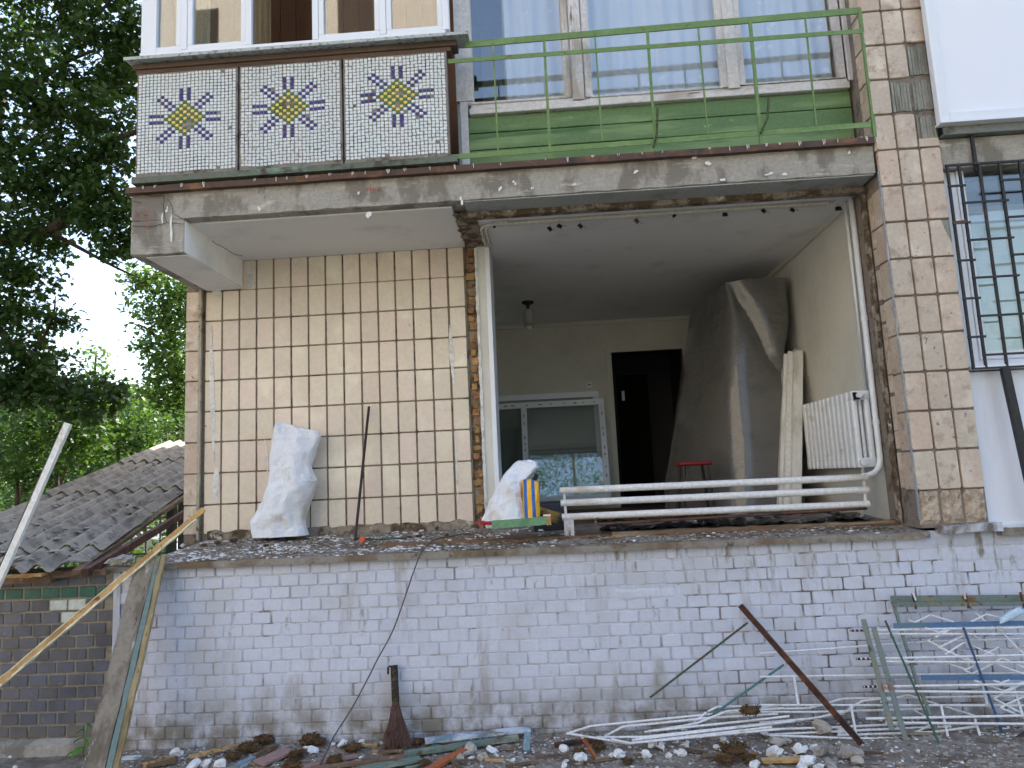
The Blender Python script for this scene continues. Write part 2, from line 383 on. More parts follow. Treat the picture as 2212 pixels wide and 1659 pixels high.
mb = MB(); mb.box((-2.700, .012, 3.722), (-2.694, 1.035, 3.972)); mb.box((-3.02, .05, 3.709), (-2.694, 1.035, 3.7165)); P("beam_paint", mb, M_CEIL)
# strip where the return wall was knocked out
mb = MB(); G = []
for j in range(4): G.append([(-.66+.17*j/3+.03*fbm(i*.6, j*.5, 4), .20+.85*i/20, 3.966-.006*R(0, 1)) for i in range(21)])
mb.grid(G); P("knocked_out_strip", mb, M_PLASTER)
mb = MB(); mb.box((-.55, .012, 3.975), (2.46, .235, 3.983)); P("painted_soffit", mb, mat("grey_paint_soffit", (168, 172, 172), [((140, 140, 136), 3, .5, .7)], rough=.85, bump=.2))
mb = MB(); rough_box(mb, (-.60, .225, 3.935), (2.49, .30, 3.985), 60, .022, 3.); P("torn_lintel", mb, M_PLASTER)
# flashing along the slab with runs of white paint
mb = MB(); n = 40
for i in range(n): x0 = -3.135+5.60*i/n; x1 = x0+5.60/n; mb.box((x0, -.048+.002*fbm(i*.4, 0, 0), 4.196+.003*fbm(i*.3, 1, 1)), (x1, .05, 4.243))
fl = P("flashing", mb, M_FLASH)
mb = MB(); x = -3.0
while x < 2.45:
    if R(0, 1) < .8:
        h = R(.012, .04); w = R(.003, .008); mb.box((x, -.0535, 4.244-h), (x+w, -.0505, 4.246)); mb.box((x-w*R(0, 1), -.0535, 4.243-h*.5), (x+w*R(.5, 1.6), -.0505, 4.246))
        if R(0, 1) < .35: mb.box((x+.012, -.0535, 4.244-h*.7), (x+.016, -.0505, 4.246))
    x += R(.06, .24)
P("paint_runs", mb, M_DRIP, fl, kind="stuff")
# paint splashes and crack lines and the red mason's mark on the concrete
mb = MB()
for a, b, w, h in ((372, 485, 5, 55), (350, 470, 3, 20), (360, 452, 3, 10), (795, 462, 8, 16), (775, 418, 4, 9), (995, 430, 5, 16), (1080, 410, 5, 13), (1112, 395, 5, 7), (1375, 372, 7, 6), (1500, 340, 6, 12), (1530, 352, 8, 10), (1560, 385, 6, 8), (1660, 375, 10, 6), (1695, 378, 7, 7), (1150, 405, 4, 5), (560, 452, 4, 8), (1835, 330, 3, 7), (1240, 398, 5, 4)):
    p = at(a, b, -.0155); k = .0042
    for q in range(3): dx, dz = R(-w, w)*k*.5, R(-h, h)*k*.4; n = 6; rr = [R(.5, 1) for _ in range(n)]; mb.add([(p.x+dx+cos(2*pi*i/n)*w*k*.55*rr[i], -.0155-q*.0005, p.z+dz+sin(2*pi*i/n)*h*k*.4*rr[i]) for i in range(n)], [tuple(range(n-1, -1, -1))])
P("paint_splashes", mb, M_DRIP, slab, kind="stuff")
mb = MB()
def stroke(mb, pts, y, w=.004):
    for (a, b), (c, d) in zip(pts, pts[1:]):
        p, q = at(a, b, y), at(c, d, y); mb.bar(p, q, w, .002, up=(0, 1, 0))
for s in ([(293, 455), (291, 471)], [(302, 455), (293, 464), (303, 472)], [(320, 455), (310, 456), (309, 471), (318, 471), (319, 464), (310, 463)], [(331, 456), (333, 471)],
          [(311, 481), (311, 490)], [(316, 480), (321, 488)], [(326, 479), (319, 496)], [(800, 398), (801, 418)], [(790, 409), (832, 404)], [(800, 412), (820, 409)]): stroke(mb, s, -.014)
P("red_mark", mb, mat("red_mason_mark", (168, 92, 66), rough=.9, bump=0), slab)
mb = MB()
for s in ([(354, 421), (355, 432), (353, 445), (356, 470), (360, 480)], [(285, 488), (330, 489), (360, 481), (398, 484)], [(362, 430), (372, 445), (374, 462), (398, 475)], [(312, 421), (336, 424), (352, 421)], [(287, 434), (305, 438)]): stroke(mb, s, -.0135, .0035)
P("crack", mb, M_DARK, slab)

mb = MB().tube([at(a, b, .12) for a, b in ((458, 520), (466, 527), (478, 532), (492, 540), (505, 549), (524, 553))], .0022, 5); P("loose_wire", mb, M_DARKM)

# --- tiled pillar at the right of the opening
PX0, PX1 = 2.478, 2.935
pil = P("tiled_pillar", MB().box((PX0+.012, -.012, 1.44), (PX1, .44, 7.0)), M_PGROUT)
PW = (PX1-PX0)/3; PR = .2725; PT = 5.233+3*PR
pv = [rmesh("tile", PW-.013, .03, PR-.014, .014, M_PTILE, .0015) for _ in range(4)]
M_BACK = mat("bare_tile_bed", (150, 150, 142), [((118, 116, 108), 14, .5, .65, (1, 1, .1)), ((190, 188, 180), 22, .66, .72, (1, 1, .1))], rough=.95, bump=.9, bs=55, bst=(1, 1, .04))
gone = {(4, 2), (5, 1), (5, 2), (6, 2)}
chip = {(9, 2)}
for r in range(16):
    zc = PT-PR*(r+.5)
    for c in range(3):
        x = PX0+PW*(c+.5)
        if (r, c) in gone:
            mb = MB()
            for k in range(6): mb.box((x-PW*.44+k*PW*.145, -.0205-.003*(k % 2), zc-.12+R(0, .01)), (x-PW*.44+(k+.86)*PW*.145, -.012, zc+.115-R(0, .02)))
            mb.build("tile_bed", M_BACK, pil)
            if (r, c) == (6, 2): inst(pv[0], "broken_tile", (x, -.03, zc-.098), pil, scale=(1, 1, .24))
            continue
        if (r, c) in chip:
            mb = MB(); w, h = PW/2-.006, PR/2-.006
            pts = [(-w, h), (w*.15, h), (w*.35, h*.5), (w*.95, -h*.35), (w, -h), (-w, -h)]
            vs = [(x+a, -.03, zc+b) for a, b in pts]+[(x+a, -.0, zc+b) for a, b in pts]
            mb.add(vs, [(5, 4, 3, 2, 1, 0)]+[(i, (i+1) % 6, (i+1) % 6+6, i+6) for i in range(6)]); mb.build("chipped_tile", M_PTILE, pil)
            mb = MB().box((x-.02, -.016, zc-.06), (x+w, -.012, zc+h)); mb.build("tile_bed", M_BACK, pil); continue
        inst(random.choice(pv), "tile", (x, -.030+R(-.002, .002), zc), pil, rot=(R(-.01, .01), R(-.008, .008), R(-.012, .012)))
# bottom row: tiles split off, rough stone left
M_ROUGH = mat("split_stone", (196, 178, 158), [((160, 140, 120), 16, .45, .6), ((120, 104, 88), 30, .58, .7)], rough=.95, bump=1., bs=40, bdist=.012)
for c in range(3):
    x = PX0+PW*(c+.5); G = []
    for j in range(8): G.append([(x-PW/2+.006+(PW-.012)*i/7, -.030+.016*fbm(x*9+i*.7, j*.7, c*3.)*(1 if 0 < i < 7 and 0 < j < 7 else 0)+(.02 if i in (0, 7) or j in (0, 7) else 0), 1.462+(PT-16*PR-1.462)*j/7) for i in range(8)])
    MB().grid(G).build("split_tile", M_ROUGH, pil, smooth=False)
# reveal (side of the pillar): one narrow and one wide column of tiles
sv = rmesh("tile", .145, .012, PR-.012, .008, M_PTILE, .001); sn = rmesh("tile", .055, .012, PR*.5-.01, .004, M_PTILE, .001)
for r in range(16):
    zc = PT-PR*(r+.5)
    if 3.99 < zc+.1 < 4.3: continue
    inst(sv, "tile", (PX0, .052, zc), pil, rot=(0, 0, -pi/2))
    if zc < 3.95:
        for q in (-.25, .25): inst(sn, "tile", (PX0+.001, .168, zc+q*PR+R(-.02, .02)), pil, rot=(0, 0, -pi/2))
mb = MB()
for k in range(30): mb.box((PX0-.002, -.028+R(-.006, .006), 1.5+k*.083), (PX0+.003, -.012+R(-.004, .008), 1.5+(k+1)*.083))
P("paint_edge", mb, mat("blue_grey_smear", (150, 158, 168), [((190, 194, 200), 9, .5, .65)], rough=.8, bump=.4), pil)
# torn edge between reveal and room wall
mb = MB(); G = []
for j in range(5): G.append([(2.478+.010*fbm(i*.5, j*2., 1)+.008*(j % 2), .215+.024*j+.016*fbm(i*.4, j, 5), 1.46+2.52*i/70) for i in range(71)])
mb.grid(G); P("torn_jamb", mb, M_PLASTER)

# --- the opened room
RZ0, RZ1, RB = 1.46, 3.972, 4.50
M_FLOOR = mat("wooden_floor", (120, 92, 68), [((90, 68, 50), 4, .45, .65, (1, .2, 1))], rough=.6, bump=.2)
P("room_floor", MB().box((-1.3, .28, 1.40), (2.5, RB+.05, RZ0)), M_FLOOR)
P("room_ceiling", MB().box((-.50, .29, RZ1), (2.55, 1.40, 3.995)).box((-1.3, 1.40, RZ1), (2.55, RB+.1, 3.995)), M_CEIL)
mb = MB().box((2.5, .30, RZ0-.05), (2.75, RB+.1, 3.99)); P("room_wall", mb, M_WPAPER)
P("room_wall", MB().box((-1.35, 1.40, RZ0-.05), (-1.2, RB+.1, 3.99)), M_WPAPER)
dTL = at(1320, 762, RB); dBL = at(1335, 1078, RB); DX0 = dTL.x; DZ = dTL.z; DX1 = DX0+.95
mb = MB().box((-1.3, RB, RZ0-.05), (DX0, RB+.12, 3.99)).box((DX1, RB, RZ0-.05), (2.6, RB+.12, 3.99)).box((DX0, RB, DZ), (DX1, RB+.12, 3.99))
P("room_wall", mb, M_WPAPER)
M_TRIM = mat("white_trim", (206, 204, 196), rough=.6, bump=.1, fine=.03)
fr = P("door_frame", MB().box((DX0-.075, RB-.02, RZ0), (DX0, RB+.13, DZ)).box((DX1, RB-.02, RZ0), (DX1+.075, RB+.13, DZ)).box((DX0-.075, RB-.021, DZ), (DX1+.075, RB+.131, DZ+.075)), M_TRIM, bevel=.006)
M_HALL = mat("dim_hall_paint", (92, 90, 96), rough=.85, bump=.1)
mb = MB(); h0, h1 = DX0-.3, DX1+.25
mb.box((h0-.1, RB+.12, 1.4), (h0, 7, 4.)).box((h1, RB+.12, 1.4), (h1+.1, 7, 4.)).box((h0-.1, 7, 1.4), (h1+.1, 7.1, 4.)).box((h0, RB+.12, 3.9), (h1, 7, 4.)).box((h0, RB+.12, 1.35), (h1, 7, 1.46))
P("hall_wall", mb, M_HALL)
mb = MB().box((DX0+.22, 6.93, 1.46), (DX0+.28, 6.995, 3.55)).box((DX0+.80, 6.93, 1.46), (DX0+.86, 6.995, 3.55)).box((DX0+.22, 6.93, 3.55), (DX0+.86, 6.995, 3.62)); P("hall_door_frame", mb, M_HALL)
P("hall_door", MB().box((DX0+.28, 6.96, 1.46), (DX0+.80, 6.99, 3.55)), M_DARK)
# cornices
mb = MB().box((-1.2, RB-.035, RZ1-.045), (2.5, RB, RZ1)).box((2.465, .45, RZ1-.04), (2.5, RB-.035, RZ1)); P("cornice", mb, M_TRIM)
# light switches
def plate(a, b, Y, w=.07, h=.075):
    p = at(a, b, Y); o = P("wall_socket", MB().box((p.x-w/2, Y-.012, p.z-h/2), (p.x+w/2, Y, p.z+h/2)), M_PVC, bevel=.004); P("socket_hole", MB().box((p.x-.018, Y-.0135, p.z-.012), (p.x-.004, Y-.0118, p.z+.012)).box((p.x+.004, Y-.0135, p.z-.012), (p.x+.018, Y-.0118, p.z+.012)), M_DARK, o)
plate(1273, 831, RB)
p = at(1346, 852, 5.2); P("light_switch", MB().box((p.x-.02, 5.185, p.z-.09), (p.x+.02, 5.2, p.z+.05)), M_PVC)

# --- upper storey on the left: glazed balcony
UZ = 4.215
M_SILL = mat("zinc_sill", (178, 184, 182), [((120, 122, 120), 30, .5, .62)], rough=.55, bump=.3)
sillz = 5.245
mb = MB().box((-3.125, -.135, sillz), (-.455, .06, sillz+.012)).box((-3.125, -.138, sillz-.012), (-.455, -.1335, sillz+.0125)); P("balcony_sill", mb, M_SILL)
P("sill_beam", MB().box((-3.09, -.07, sillz-.05), (-.55, .05, sillz-.013)).box((-3.07, -.055, sillz-.085), (-.60, .045, sillz-.052)), mat("brown_board", (96, 78, 66), [((70, 56, 48), 6, .5, .65, (.2, 1, 1))], rough=.8))
bw = P("balcony_window", MB().box((-3.05, -.035, sillz+.012), (-2.93, .035, 6.8)), M_PVC)
zb = sillz+.012; zq = at(475, 97, 0).z-.04
def pane(x0, x1, z0, z1, y, par, fw=.04, sash=True, g=M_GLASS):
    if sash:
        mb = MB()
        for a, b in (((x0, y-.03, z0), (x1, y+.03, z0+fw)), ((x0, y-.03, z1-fw), (x1, y+.03, z1)), ((x0, y-.0298, z0+fw), (x0+fw, y+.0298, z1-fw)), ((x1-fw, y-.0298, z0+fw), (x1, y+.0298, z1-fw))): mb.box(a, b)
        P("sash", mb, M_PVC, par, bevel=.005); x0 += fw; x1 -= fw; z0 += fw; z1 -= fw
    P("pane", MB().box((x0, y-.004, z0), (x1, y+.004, z1)), g, par)
def wx(a): return at(a, 60, -.03).x
xs = [wx(a) for a in (303, 322, 398, 412, 536, 540, 680, 694, 826, 832, 962)]
mb = MB().box((xs[0], -.034, zb), (xs[10], .034, zq))
for x in (xs[2]-.005, xs[4], xs[6]-.0, xs[8]): mb.box((x-.02, -.036, zq), (x+.028, .036, 6.8))
mb.box((xs[10]-.02, -.036, zq), (xs[10]+.03, .036, 6.8)); mb.box((xs[0]-.03, -.1, 6.8), (xs[10]+.05, .1, 7.0))
P("frame", mb, M_PVC, bw, bevel=.004)
pane(xs[0]+.07, xs[2]-.026, zq, 6.78, 0, bw); pane(xs[2]+.024, xs[4]-.02, zq, 6.78, 0, bw)
pane(xs[4]+.03, xs[6]-.02, zq, 6.78, 0, bw, sash=False, g=glass("open_sash_net", (.75, .72, .7, 1), 1.05, .3))
pane(xs[6]+.029, xs[8]-.02, zq, 6.78, 0, bw); pane(xs[8]+.03, xs[10]-.02, zq, 6.78, 0, bw)
M_PINE = mat("varnished_pine", (138, 96, 62), [((110, 72, 44), 3, .42, .62, (1, 1, .12)), ((84, 52, 32), 9, .62, .72, (1, 1, .3))], rough=.5, bump=.1, rnd=.08)
lo = P("balcony_lining", MB().box((-3.05, .93, UZ), (-.65, 1.0, 6.85)), M_PINE)
for k in range(16): MB().box((-3.03+k*.148, .915, UZ), (-3.03+k*.148+.143, .93, 6.8)).build("plank", M_PINE, lo)
P("balcony_floor", MB().box((-3.06, .05, UZ-.005), (-.56, 1.0, UZ+.03)), M_CONC2)
P("balcony_end_wall", MB().box((-3.06, .05, UZ+.03), (-3.03, .93, 6.85)), M_WOODW); P("balcony_partition", MB().box((-.60, .26, UZ+.03), (-.56, .93, 6.85)), M_WOODW)
mb = MB(); G = []
for j in (5.26, 6.0, 6.75): G.append([(-2.93+.3*i/24, .25+.02*sin(i*1.3), j) for i in range(25)])
mb.grid(G); mb.grid([[(-2.35+.22*i/20, .3+.02*sin(i*1.5), j) for i in range(21)] for j in (5.26, 6., 6.75)])
P("curtain", mb, mat("beige_curtain", (206, 192, 160), rough=.9, bump=0), smooth=True)

# --- mosaic parapet panels
M_MBED = mat("mosaic_bed", (134, 127, 121), [((92, 84, 78), 9, .5, .65), ((160, 152, 142), 14, .6, .7)], rough=.95, bump=.7, bs=70)
MM = {k: mat("mosaic_"+k, c, [((170, 164, 150) if k == 'white' else c, 12, .6, .75)], rough=.22, bump=.05, rnd=.07, fine=.05) for k, c in (("white", (216, 224, 228)), ("blue", (36, 36, 126)), ("green", (58, 102, 38)), ("yellow", (228, 206, 104)))}
def sun(dx, dy):
    s = abs(dx)+abs(dy)
    if s <= 5: return 'green' if s % 2 else 'yellow'
    if abs(dx) == 1 and 6 <= abs(dy) <= 9: return 'blue'
    if abs(dy) == 1 and 6 <= abs(dx) <= 9: return 'blue'
    a, b = abs(dx), abs(dy)
    if abs(a-b) == 1 and 3 <= min(a, b) <= 6: return 'blue'
    return 'white'
ms = {k: rmesh("mosaic_tile", .0234, .006, .0214, .003, m, .0006, 1) for k, m in MM.items()}
pz0, pz1 = 4.312, 5.172
lost = [{(1, 1), (0, 2), (1, 2), (2, 2), (1, 3)}, {(-1, -1), (0, -1), (1, -1), (-4, -6)}, {(0, -1), (1, -1), (0, 2), (0, 3)}]
pnames = ["mosaic sun panel with a bald patch, at the parapet corner by the trees", "mosaic sun panel in the middle of the parapet, with crooked tiles", "mosaic sun panel ending beside the green railing"]
for k in range(3):
    x0 = -3.062+k*.8135; x1 = x0+.800; pan = empty("mosaic_panel", ((x0+x1)/2, -.02, pz0), pnames[k], "mosaic panel", "mosaic parapet panels")
    MB().box((x0, -.052, pz0), (x1, .0, pz1)).build("slab", M_MBED, pan, bevel=.006)
    cells = []; NC, NR = 26, 31; px = (.776)/NC; pz = (pz1-pz0-.05)/NR
    for i in range(NC):
        for j in range(NR):
            dx, dy = i-12-(1 if k == 2 else 0), j-(14 if k == 0 else 13 if k == 1 else 12); c = sun(dx, dy)
            if (dx, dy) in lost[k] or R(0, 1) < .004: continue
            cells.append((abs(dx)+abs(dy)-(100 if c != 'white' else 0), x0+.012+px*(i+.5), pz1-.022-pz*(j+.5)+.003*sin(i*.5+k*2), c))
    cells.sort(key=lambda t: t[0])
    jt = .0012 if k == 0 else .0022
    for c in cells[:300]: inst(ms[c[3]], "mosaic_tile", (c[1]+R(-jt, jt), -.0565, c[2]+R(-jt, jt)), pan, rot=(R(-.02, .02), R(-.06, .06), R(-.03, .03)))
    mb = MB()
    for c in cells[300:]:
        vs, fs = rbox(.0234, .006, .0214, .003, .0006, 1); an = R(-.05, .05); ca, sa = cos(an), sin(an); ox, oz = c[1]+R(-jt, jt), c[2]+R(-jt, jt); ty = R(-.02, .02)
        mb.add([(ox+x*ca+zz*sa, -.0565+y+x*ty, oz-x*sa+zz*ca) for x, y, zz in vs], fs)
    mb.build("mosaic_tiles", MM['white'], pan, kind="stuff")
P("parapet_rail", MB().box((-3.08, -.07, 4.262), (-.58, -.005, 4.309)), mat("verdigris_rail", (96, 104, 92), [((112, 146, 128), 5, .55, .66, (.3, 1, 1)), ((66, 62, 54), 7, .5, .65)], rough=.6, bump=.4))
mb = MB(); rough_box(mb, (-3.0, -.02, 4.204), (-.6, .04, 4.258), 60, .02, 6); P("broken_screed", mb, M_CONC)
for x in (-2.255, -1.4415): P("panel_bracket", MB().box((x-.006, -.03, pz0+.3), (x+.006, .0, pz0+.33)).box((x-.006, -.03, pz0+.62), (x+.006, .0, pz0+.66)), M_DARKM)

# --- upper storey: old timber window with lace curtains, green boarding
WY = .25; WS = 4.79
tb = P("timber_wall", MB().box((-.56, WY+.03, UZ), (2.47, WY+.10, WS)), M_DARK)
for k in range(4):
    z1 = WS-.015-k*.142; z0 = max(UZ+.002, z1-.136); MB().box((-.515, WY+.005+R(-.003, .003), z0), (2.47, WY+.03, z1)).build("board", M_GREENB, tb, bevel=.006)
P("post_board", MB().box((-.575, WY-.02, UZ), (-.515, WY+.03, 7.0)).box((-.60, WY+.0, 4.9), (-.47, WY-.03, 7.0)), M_WOODW)
P("window_sill", MB().box((-.50, WY-.035, WS-.012), (2.46, WY+.03, WS+.04)), M_WOODWH, bevel=.006)
tw2 = P("timber_window", MB().box((-.49, WY, WS+.04), (2.46, WY+.07, WS+.085)), M_WOODWH, bevel=.005)
def uz(b, a): return at(a, b, WY).z
def ux(a, b): return at(a, b, WY).x
gl = [(ux(1022, 218), ux(1222, 215), uz(219, 1100)), (ux(1278, 208), ux(1560, 195), uz(203, 1400)), (ux(1608, 180), ux(1812, 170), uz(178, 1700))]
M_GLASS2 = glass("old_window_glass", (.96, .98, 1, 1), 1.85)
for i, (a, b, zz) in enumerate(gl):
    f = .05; mb = MB()
    z0 = WS+.085
    for q in (((a-f, WY-.012, z0), (b+f, WY+.05, zz)), ((a-f, WY-.012, zz), (a, WY+.05, 6.9)), ((b, WY-.012, zz), (b+f, WY+.05, 6.9))): mb.box(*q)
    P("casement", mb, M_WOODW, tw2, bevel=.006); P("pane", MB().box((a, WY+.012, zz), (b, WY+.016, 6.9)), M_GLASS2, tw2)
    mb = MB().box((a, WY-.004, zz), (b, WY+.014, zz+.012)).box((a, WY-.004, zz+.012), (a+.01, WY+.0142, 6.9)).box((b-.01, WY-.004, zz+.012), (b, WY+.0142, 6.9)); P("glazing_bead", mb, M_WOODW, tw2)
for x in ((gl[0][1]+gl[1][0])/2, (gl[1][1]+gl[2][0])/2, gl[2][1]+.105): P("mullion_board", MB().box((x-.045, WY-.035, WS+.05), (x+.045, WY-.0125, 6.9)), M_WOODW, tw2, bevel=.006)
t = NT("lace_curtain"); t.t.nodes.remove(t.b)
df = t.n("BsdfDiffuse"); df.inputs[0].default_value = (.90, .93, .97, 1); trl = t.n("BsdfTranslucent"); trl.inputs[0].default_value = (.8, .84, .92, 1); tp = t.n("BsdfTransparent")
m1 = t.n("MixShader"); m1.inputs[0].default_value = .12; t.L(df.outputs[0], m1.inputs[1]); t.L(trl.outputs[0], m1.inputs[2])
vo = t.n("TexVoronoi"); vo.inputs["Scale"].default_value = 13; t.L(t.vec((1, .2, 1)), vo.inputs["Vector"])
band = t.ramp(t.noise(3.2, (.6, .2, 1.6)), .48, .56); fl_ = t.math('MULTIPLY', t.ramp(vo.outputs["Distance"], .34, .24), band)
dn = t.math('MAXIMUM', fl_, .86); m2 = t.n("MixShader"); t.L(dn, m2.inputs[0]); t.L(tp.outputs[0], m2.inputs[1]); t.L(m1.outputs[0], m2.inputs[2]); t.L(m2.outputs[0], t.out.inputs[0])
M_LACE = t.m
mb = MB(); G = []
for j in range(8):
    zz = 4.84+2.05*j/7; G.append([(-.20+2.62*i/200, WY+.17+.016*sin(i*.62+.6*sin(i*.11))+.01*sin(i*.23+j*.25), zz) for i in range(201)])
mb.grid(G); P("lace_curtain", mb, M_LACE, smooth=True)
mb = MB(); mb.grid([[(-.22+.3*i/30, WY+.24+.02*sin(i*1.1), zz) for i in range(31)] for zz in (4.84, 5.5, 6.9)]); P("drape", mb, mat("beige_curtain", (206, 192, 160)), smooth=True)
P("upper_room", MB().box((-.56, 2.6, UZ), (2.47, 2.7, 7)).box((-.56, .4, UZ-.003), (2.47, 2.6, UZ+.02)).box((-.56, WY+.06, 6.9), (2.47, 2.6, 7)), M_WPAPER)

# --- neighbouring bay on the right
nb = P("neighbour_slab", MB().box((2.937, .0, 3.985), (6, .3, 4.205)), M_CONC)
P("neighbour_core", MB().box((2.937, .30, 0), (6, .5, 2.50)).box((2.937, .30, 3.985), (6, .5, 7)).box((2.937, .9, 2.4), (6, 1., 4.)), M_WPAPER)
P("steel_channel", MB().box((2.95, -.06, 4.215), (6, .02, 4.225)).box((2.95, -.062, 4.225), (6, -.05, 4.275)), mat("galvanised_steel", (126, 130, 126), [((90, 84, 76), 8, .5, .65)], rough=.5, bump=.2))
bp = P("balcony_cladding", MB().box((2.93, -.09, 4.305), (6, -.06, 7.0)), mat("white_sheet", (232, 235, 244), rough=.3, bump=0, fine=0))
P("frame", MB().box((2.905, -.115, 4.29), (2.975, -.055, 7)).box((2.975, -.115, 4.29), (6, -.055, 4.36)), M_PVC, bp, bevel=.006)
P("drip_edge", MB().box((2.90, -.13, 4.275), (6, -.05, 4.289)), M_PVC, bp)
P("hanger_rod", MB().bar((3.165, -.02, 3.94), (3.165, -.02, 4.27), .02, .02), M_DARKM)
rw = P("neighbour_window", MB().box((2.937, .06, 2.53), (3.06, .13, 3.98)).box((3.06, .06, 2.53), (6, .13, 2.58)), M_PVC, bevel=.004)
P("sash", MB().box((3.06, .05, 2.58), (3.115, .12, 3.98)).box((3.115, .05, 2.58), (6, .12, 2.64)), M_PVC, rw, bevel=.004)
P("pane", MB().box((3.115, .075, 2.64), (5.9, .085, 3.98)), M_GLASS, rw)
M_BLIND = mat("pale_blind", (232, 238, 232), [((190, 206, 196), 3, .5, .7)], rough=.8, bump=0, fine=0)
bl = P("blind_head", MB().box((3.10, .17, 3.63), (5.9, .22, 3.70)), M_PVC, rw)
mb = MB()
for k in range(34): mb.quad((3.11, .20, 3.62-k*.031), (5.9, .20, 3.62-k*.031), (5.9, .193, 3.588-k*.031), (3.11, .193, 3.588-k*.031))
P("blind_slats", mb, M_BLIND, rw, kind="stuff")
P("window_ledge", MB().box((2.95, -.04, 2.505), (6, .06, 2.529)), M_PVC, rw)
ap = P("apron_panel", MB().box((2.945, .045, 1.43), (6, .10, 2.495)), mat("white_apron_sheet", (226, 230, 242), [((204, 208, 220), 2, .45, .7, (1, 1, .2))], rough=.25, bump=0, fine=0))
P("apron_trim", MB().box((2.945, .02, 1.418), (6, .05, 1.44)), M_PVC, ap)
mb = MB(); rough_box(mb, (2.985, -.06, 1.372), (6, .05, 1.418), 40, .006); P("neighbour_deck", mb, M_CONC2)
# mass of the block above and behind the frame
M_FAC = mat("facade_tile_far", (206, 190, 164), rough=.7)
P("upper_storeys", MB().box((-3.2, .3, 7.0), (16, 12, 14.5)), M_FAC)
P("rear_wing", MB().box((-3.19, 7.2, -.1), (16, 12, 7.0)), M_FAC)
P("end_wall", MB().box((-3.2, 1.42, -.1), (-3.06, 7.2, 7.0)).box((-3.12, .56, -.1), (-3.0, 1.42, 1.36)), M_FAC)
P("far_bays", MB().box((6.0, .0, -.1), (16, 7.2, 7.0)), M_FAC)

# ================================================================== things fixed to the block
# --- green balcony railing
RY = -.02
rl = empty("balcony_railing", (.95, RY, UZ), "green painted iron balcony railing with rust spots and two bent hooks", "railing")
def rp(a, b): return at(a, b, RY)
MB().bar(rp(1004, 97), rp(1858, 23), .012, .05).build("handrail", M_GREENM, rl)
MB().bar(at(968, 133, RY-.013), at(1863, 67, RY-.013), .006, .034).build("flat_rail", M_GREENM, rl)
MB().bar(at(972, 340, RY-.013), at(1881, 269, RY-.013), .006, .040).build("flat_rail", M_GREENM, rl)
for a0, b0, a1, b1, w in ((1065, 95, 1076, 327, .012), (1175, 85, 1187, 350, .020), (1285, 75, 1299, 306, .012), (1398, 66, 1413, 332, .020), (1508, 57, 1525, 290, .012), (1620, 47, 1645, 316, .022), (1739, 38, 1763, 272, .012), (1856, 18, 1883, 298, .022)):
    p, q = rp(a0, b0), rp(a1, b1); q.z = max(q.z, UZ+.028)
    MB().bar((p.x, RY, p.z), (p.x+R(-.004, .004), RY, q.z), w, w, up=(0, 1, 0)).build("post" if w > .015 else "baluster", M_GREENM, rl)
for pts in (((1420, 234), (1419, 290), (1411, 318)), ((1660, 212), (1658, 255), (1643, 288))):
    MB().tube([at(a, b, RY-.03) for a, b in pts], .0095, 6).build("bent_hook", mat("mossy_iron", (72, 84, 50), [((56, 46, 36), 20, .5, .6)], rough=.8), rl)
mb = MB()
for k in range(70):
    x, y = R(2.2, 2.46), R(0, .2); h = .055*max(0, 1-((x-2.42)/.22)**2)
    mb.box((x, y, UZ+.02), (x+R(.01, .03), y+R(.01, .03), UZ+.03+h*R(.3, 1)), jit=.006)
mb.build("rubble_heap", M_PLASTER, label="small heap of grey rubble in the corner of the upper balcony", cat="rubble", kind="stuff")

# --- iron grille on the neighbour's window
GY = -.035
gr = empty("window_grille", (3.4, GY, 2.5), "black welded iron grille over the neighbour's window", "grille")
def gx(a): return at(a, 365, GY).x
vb = [gx(2046), gx(2072), gx(2116), gx(2160), gx(2204)]; vb += [vb[-1]+.165*k for k in range(1, 8)]
ztop, zbot = 3.985, 2.515
for x in vb: MB().bar((x, GY, zbot), (x, GY, ztop), .016, .016, up=(0, 1, 0)).build("bar", M_DARKM, gr)
MB().bar((vb[0]-.01, GY-.0, ztop+.006), (5, GY, ztop+.006), .018, .014).build("top_rail", M_DARKM, gr)
MB().bar((vb[0]-.01, GY, zbot-.005), (5, GY, zbot-.005), .018, .012).build("bottom_rail", M_DARKM, gr)
def cb(i0, i1, z, e=.02): MB().bar((vb[i0]-e, GY-.014, z), (vb[i1]+e, GY-.014, z), .011, .015).build("cross_bar", M_DARKM, gr)
k = 0; z = 3.83
while z > 2.55:
    cb(0, 1, z); cb(1, 3, z-.13); cb(3, 5, z+.02); cb(5, 7, z-.13); cb(7, 9, z+.02); z -= .275
MB().bar((2.935, GY-.02, 3.555), (3.02, GY-.02, 3.56), .02, .02).build("wall_anchor", M_FLASH, gr)
MB().bar(at(2170, 795, -.05), at(2170, 795, -.05)+(at(2228, 1060, -.05)-at(2170, 795, -.05))*((at(2170, 795, -.05).z-1.42)/(at(2170, 795, -.05).z-at(2228, 1060, -.05).z)), .05, .04, up=(0, 1, 0)).build("iron_post", M_DARKM, label="thick black iron post standing below the window grille", cat="post")

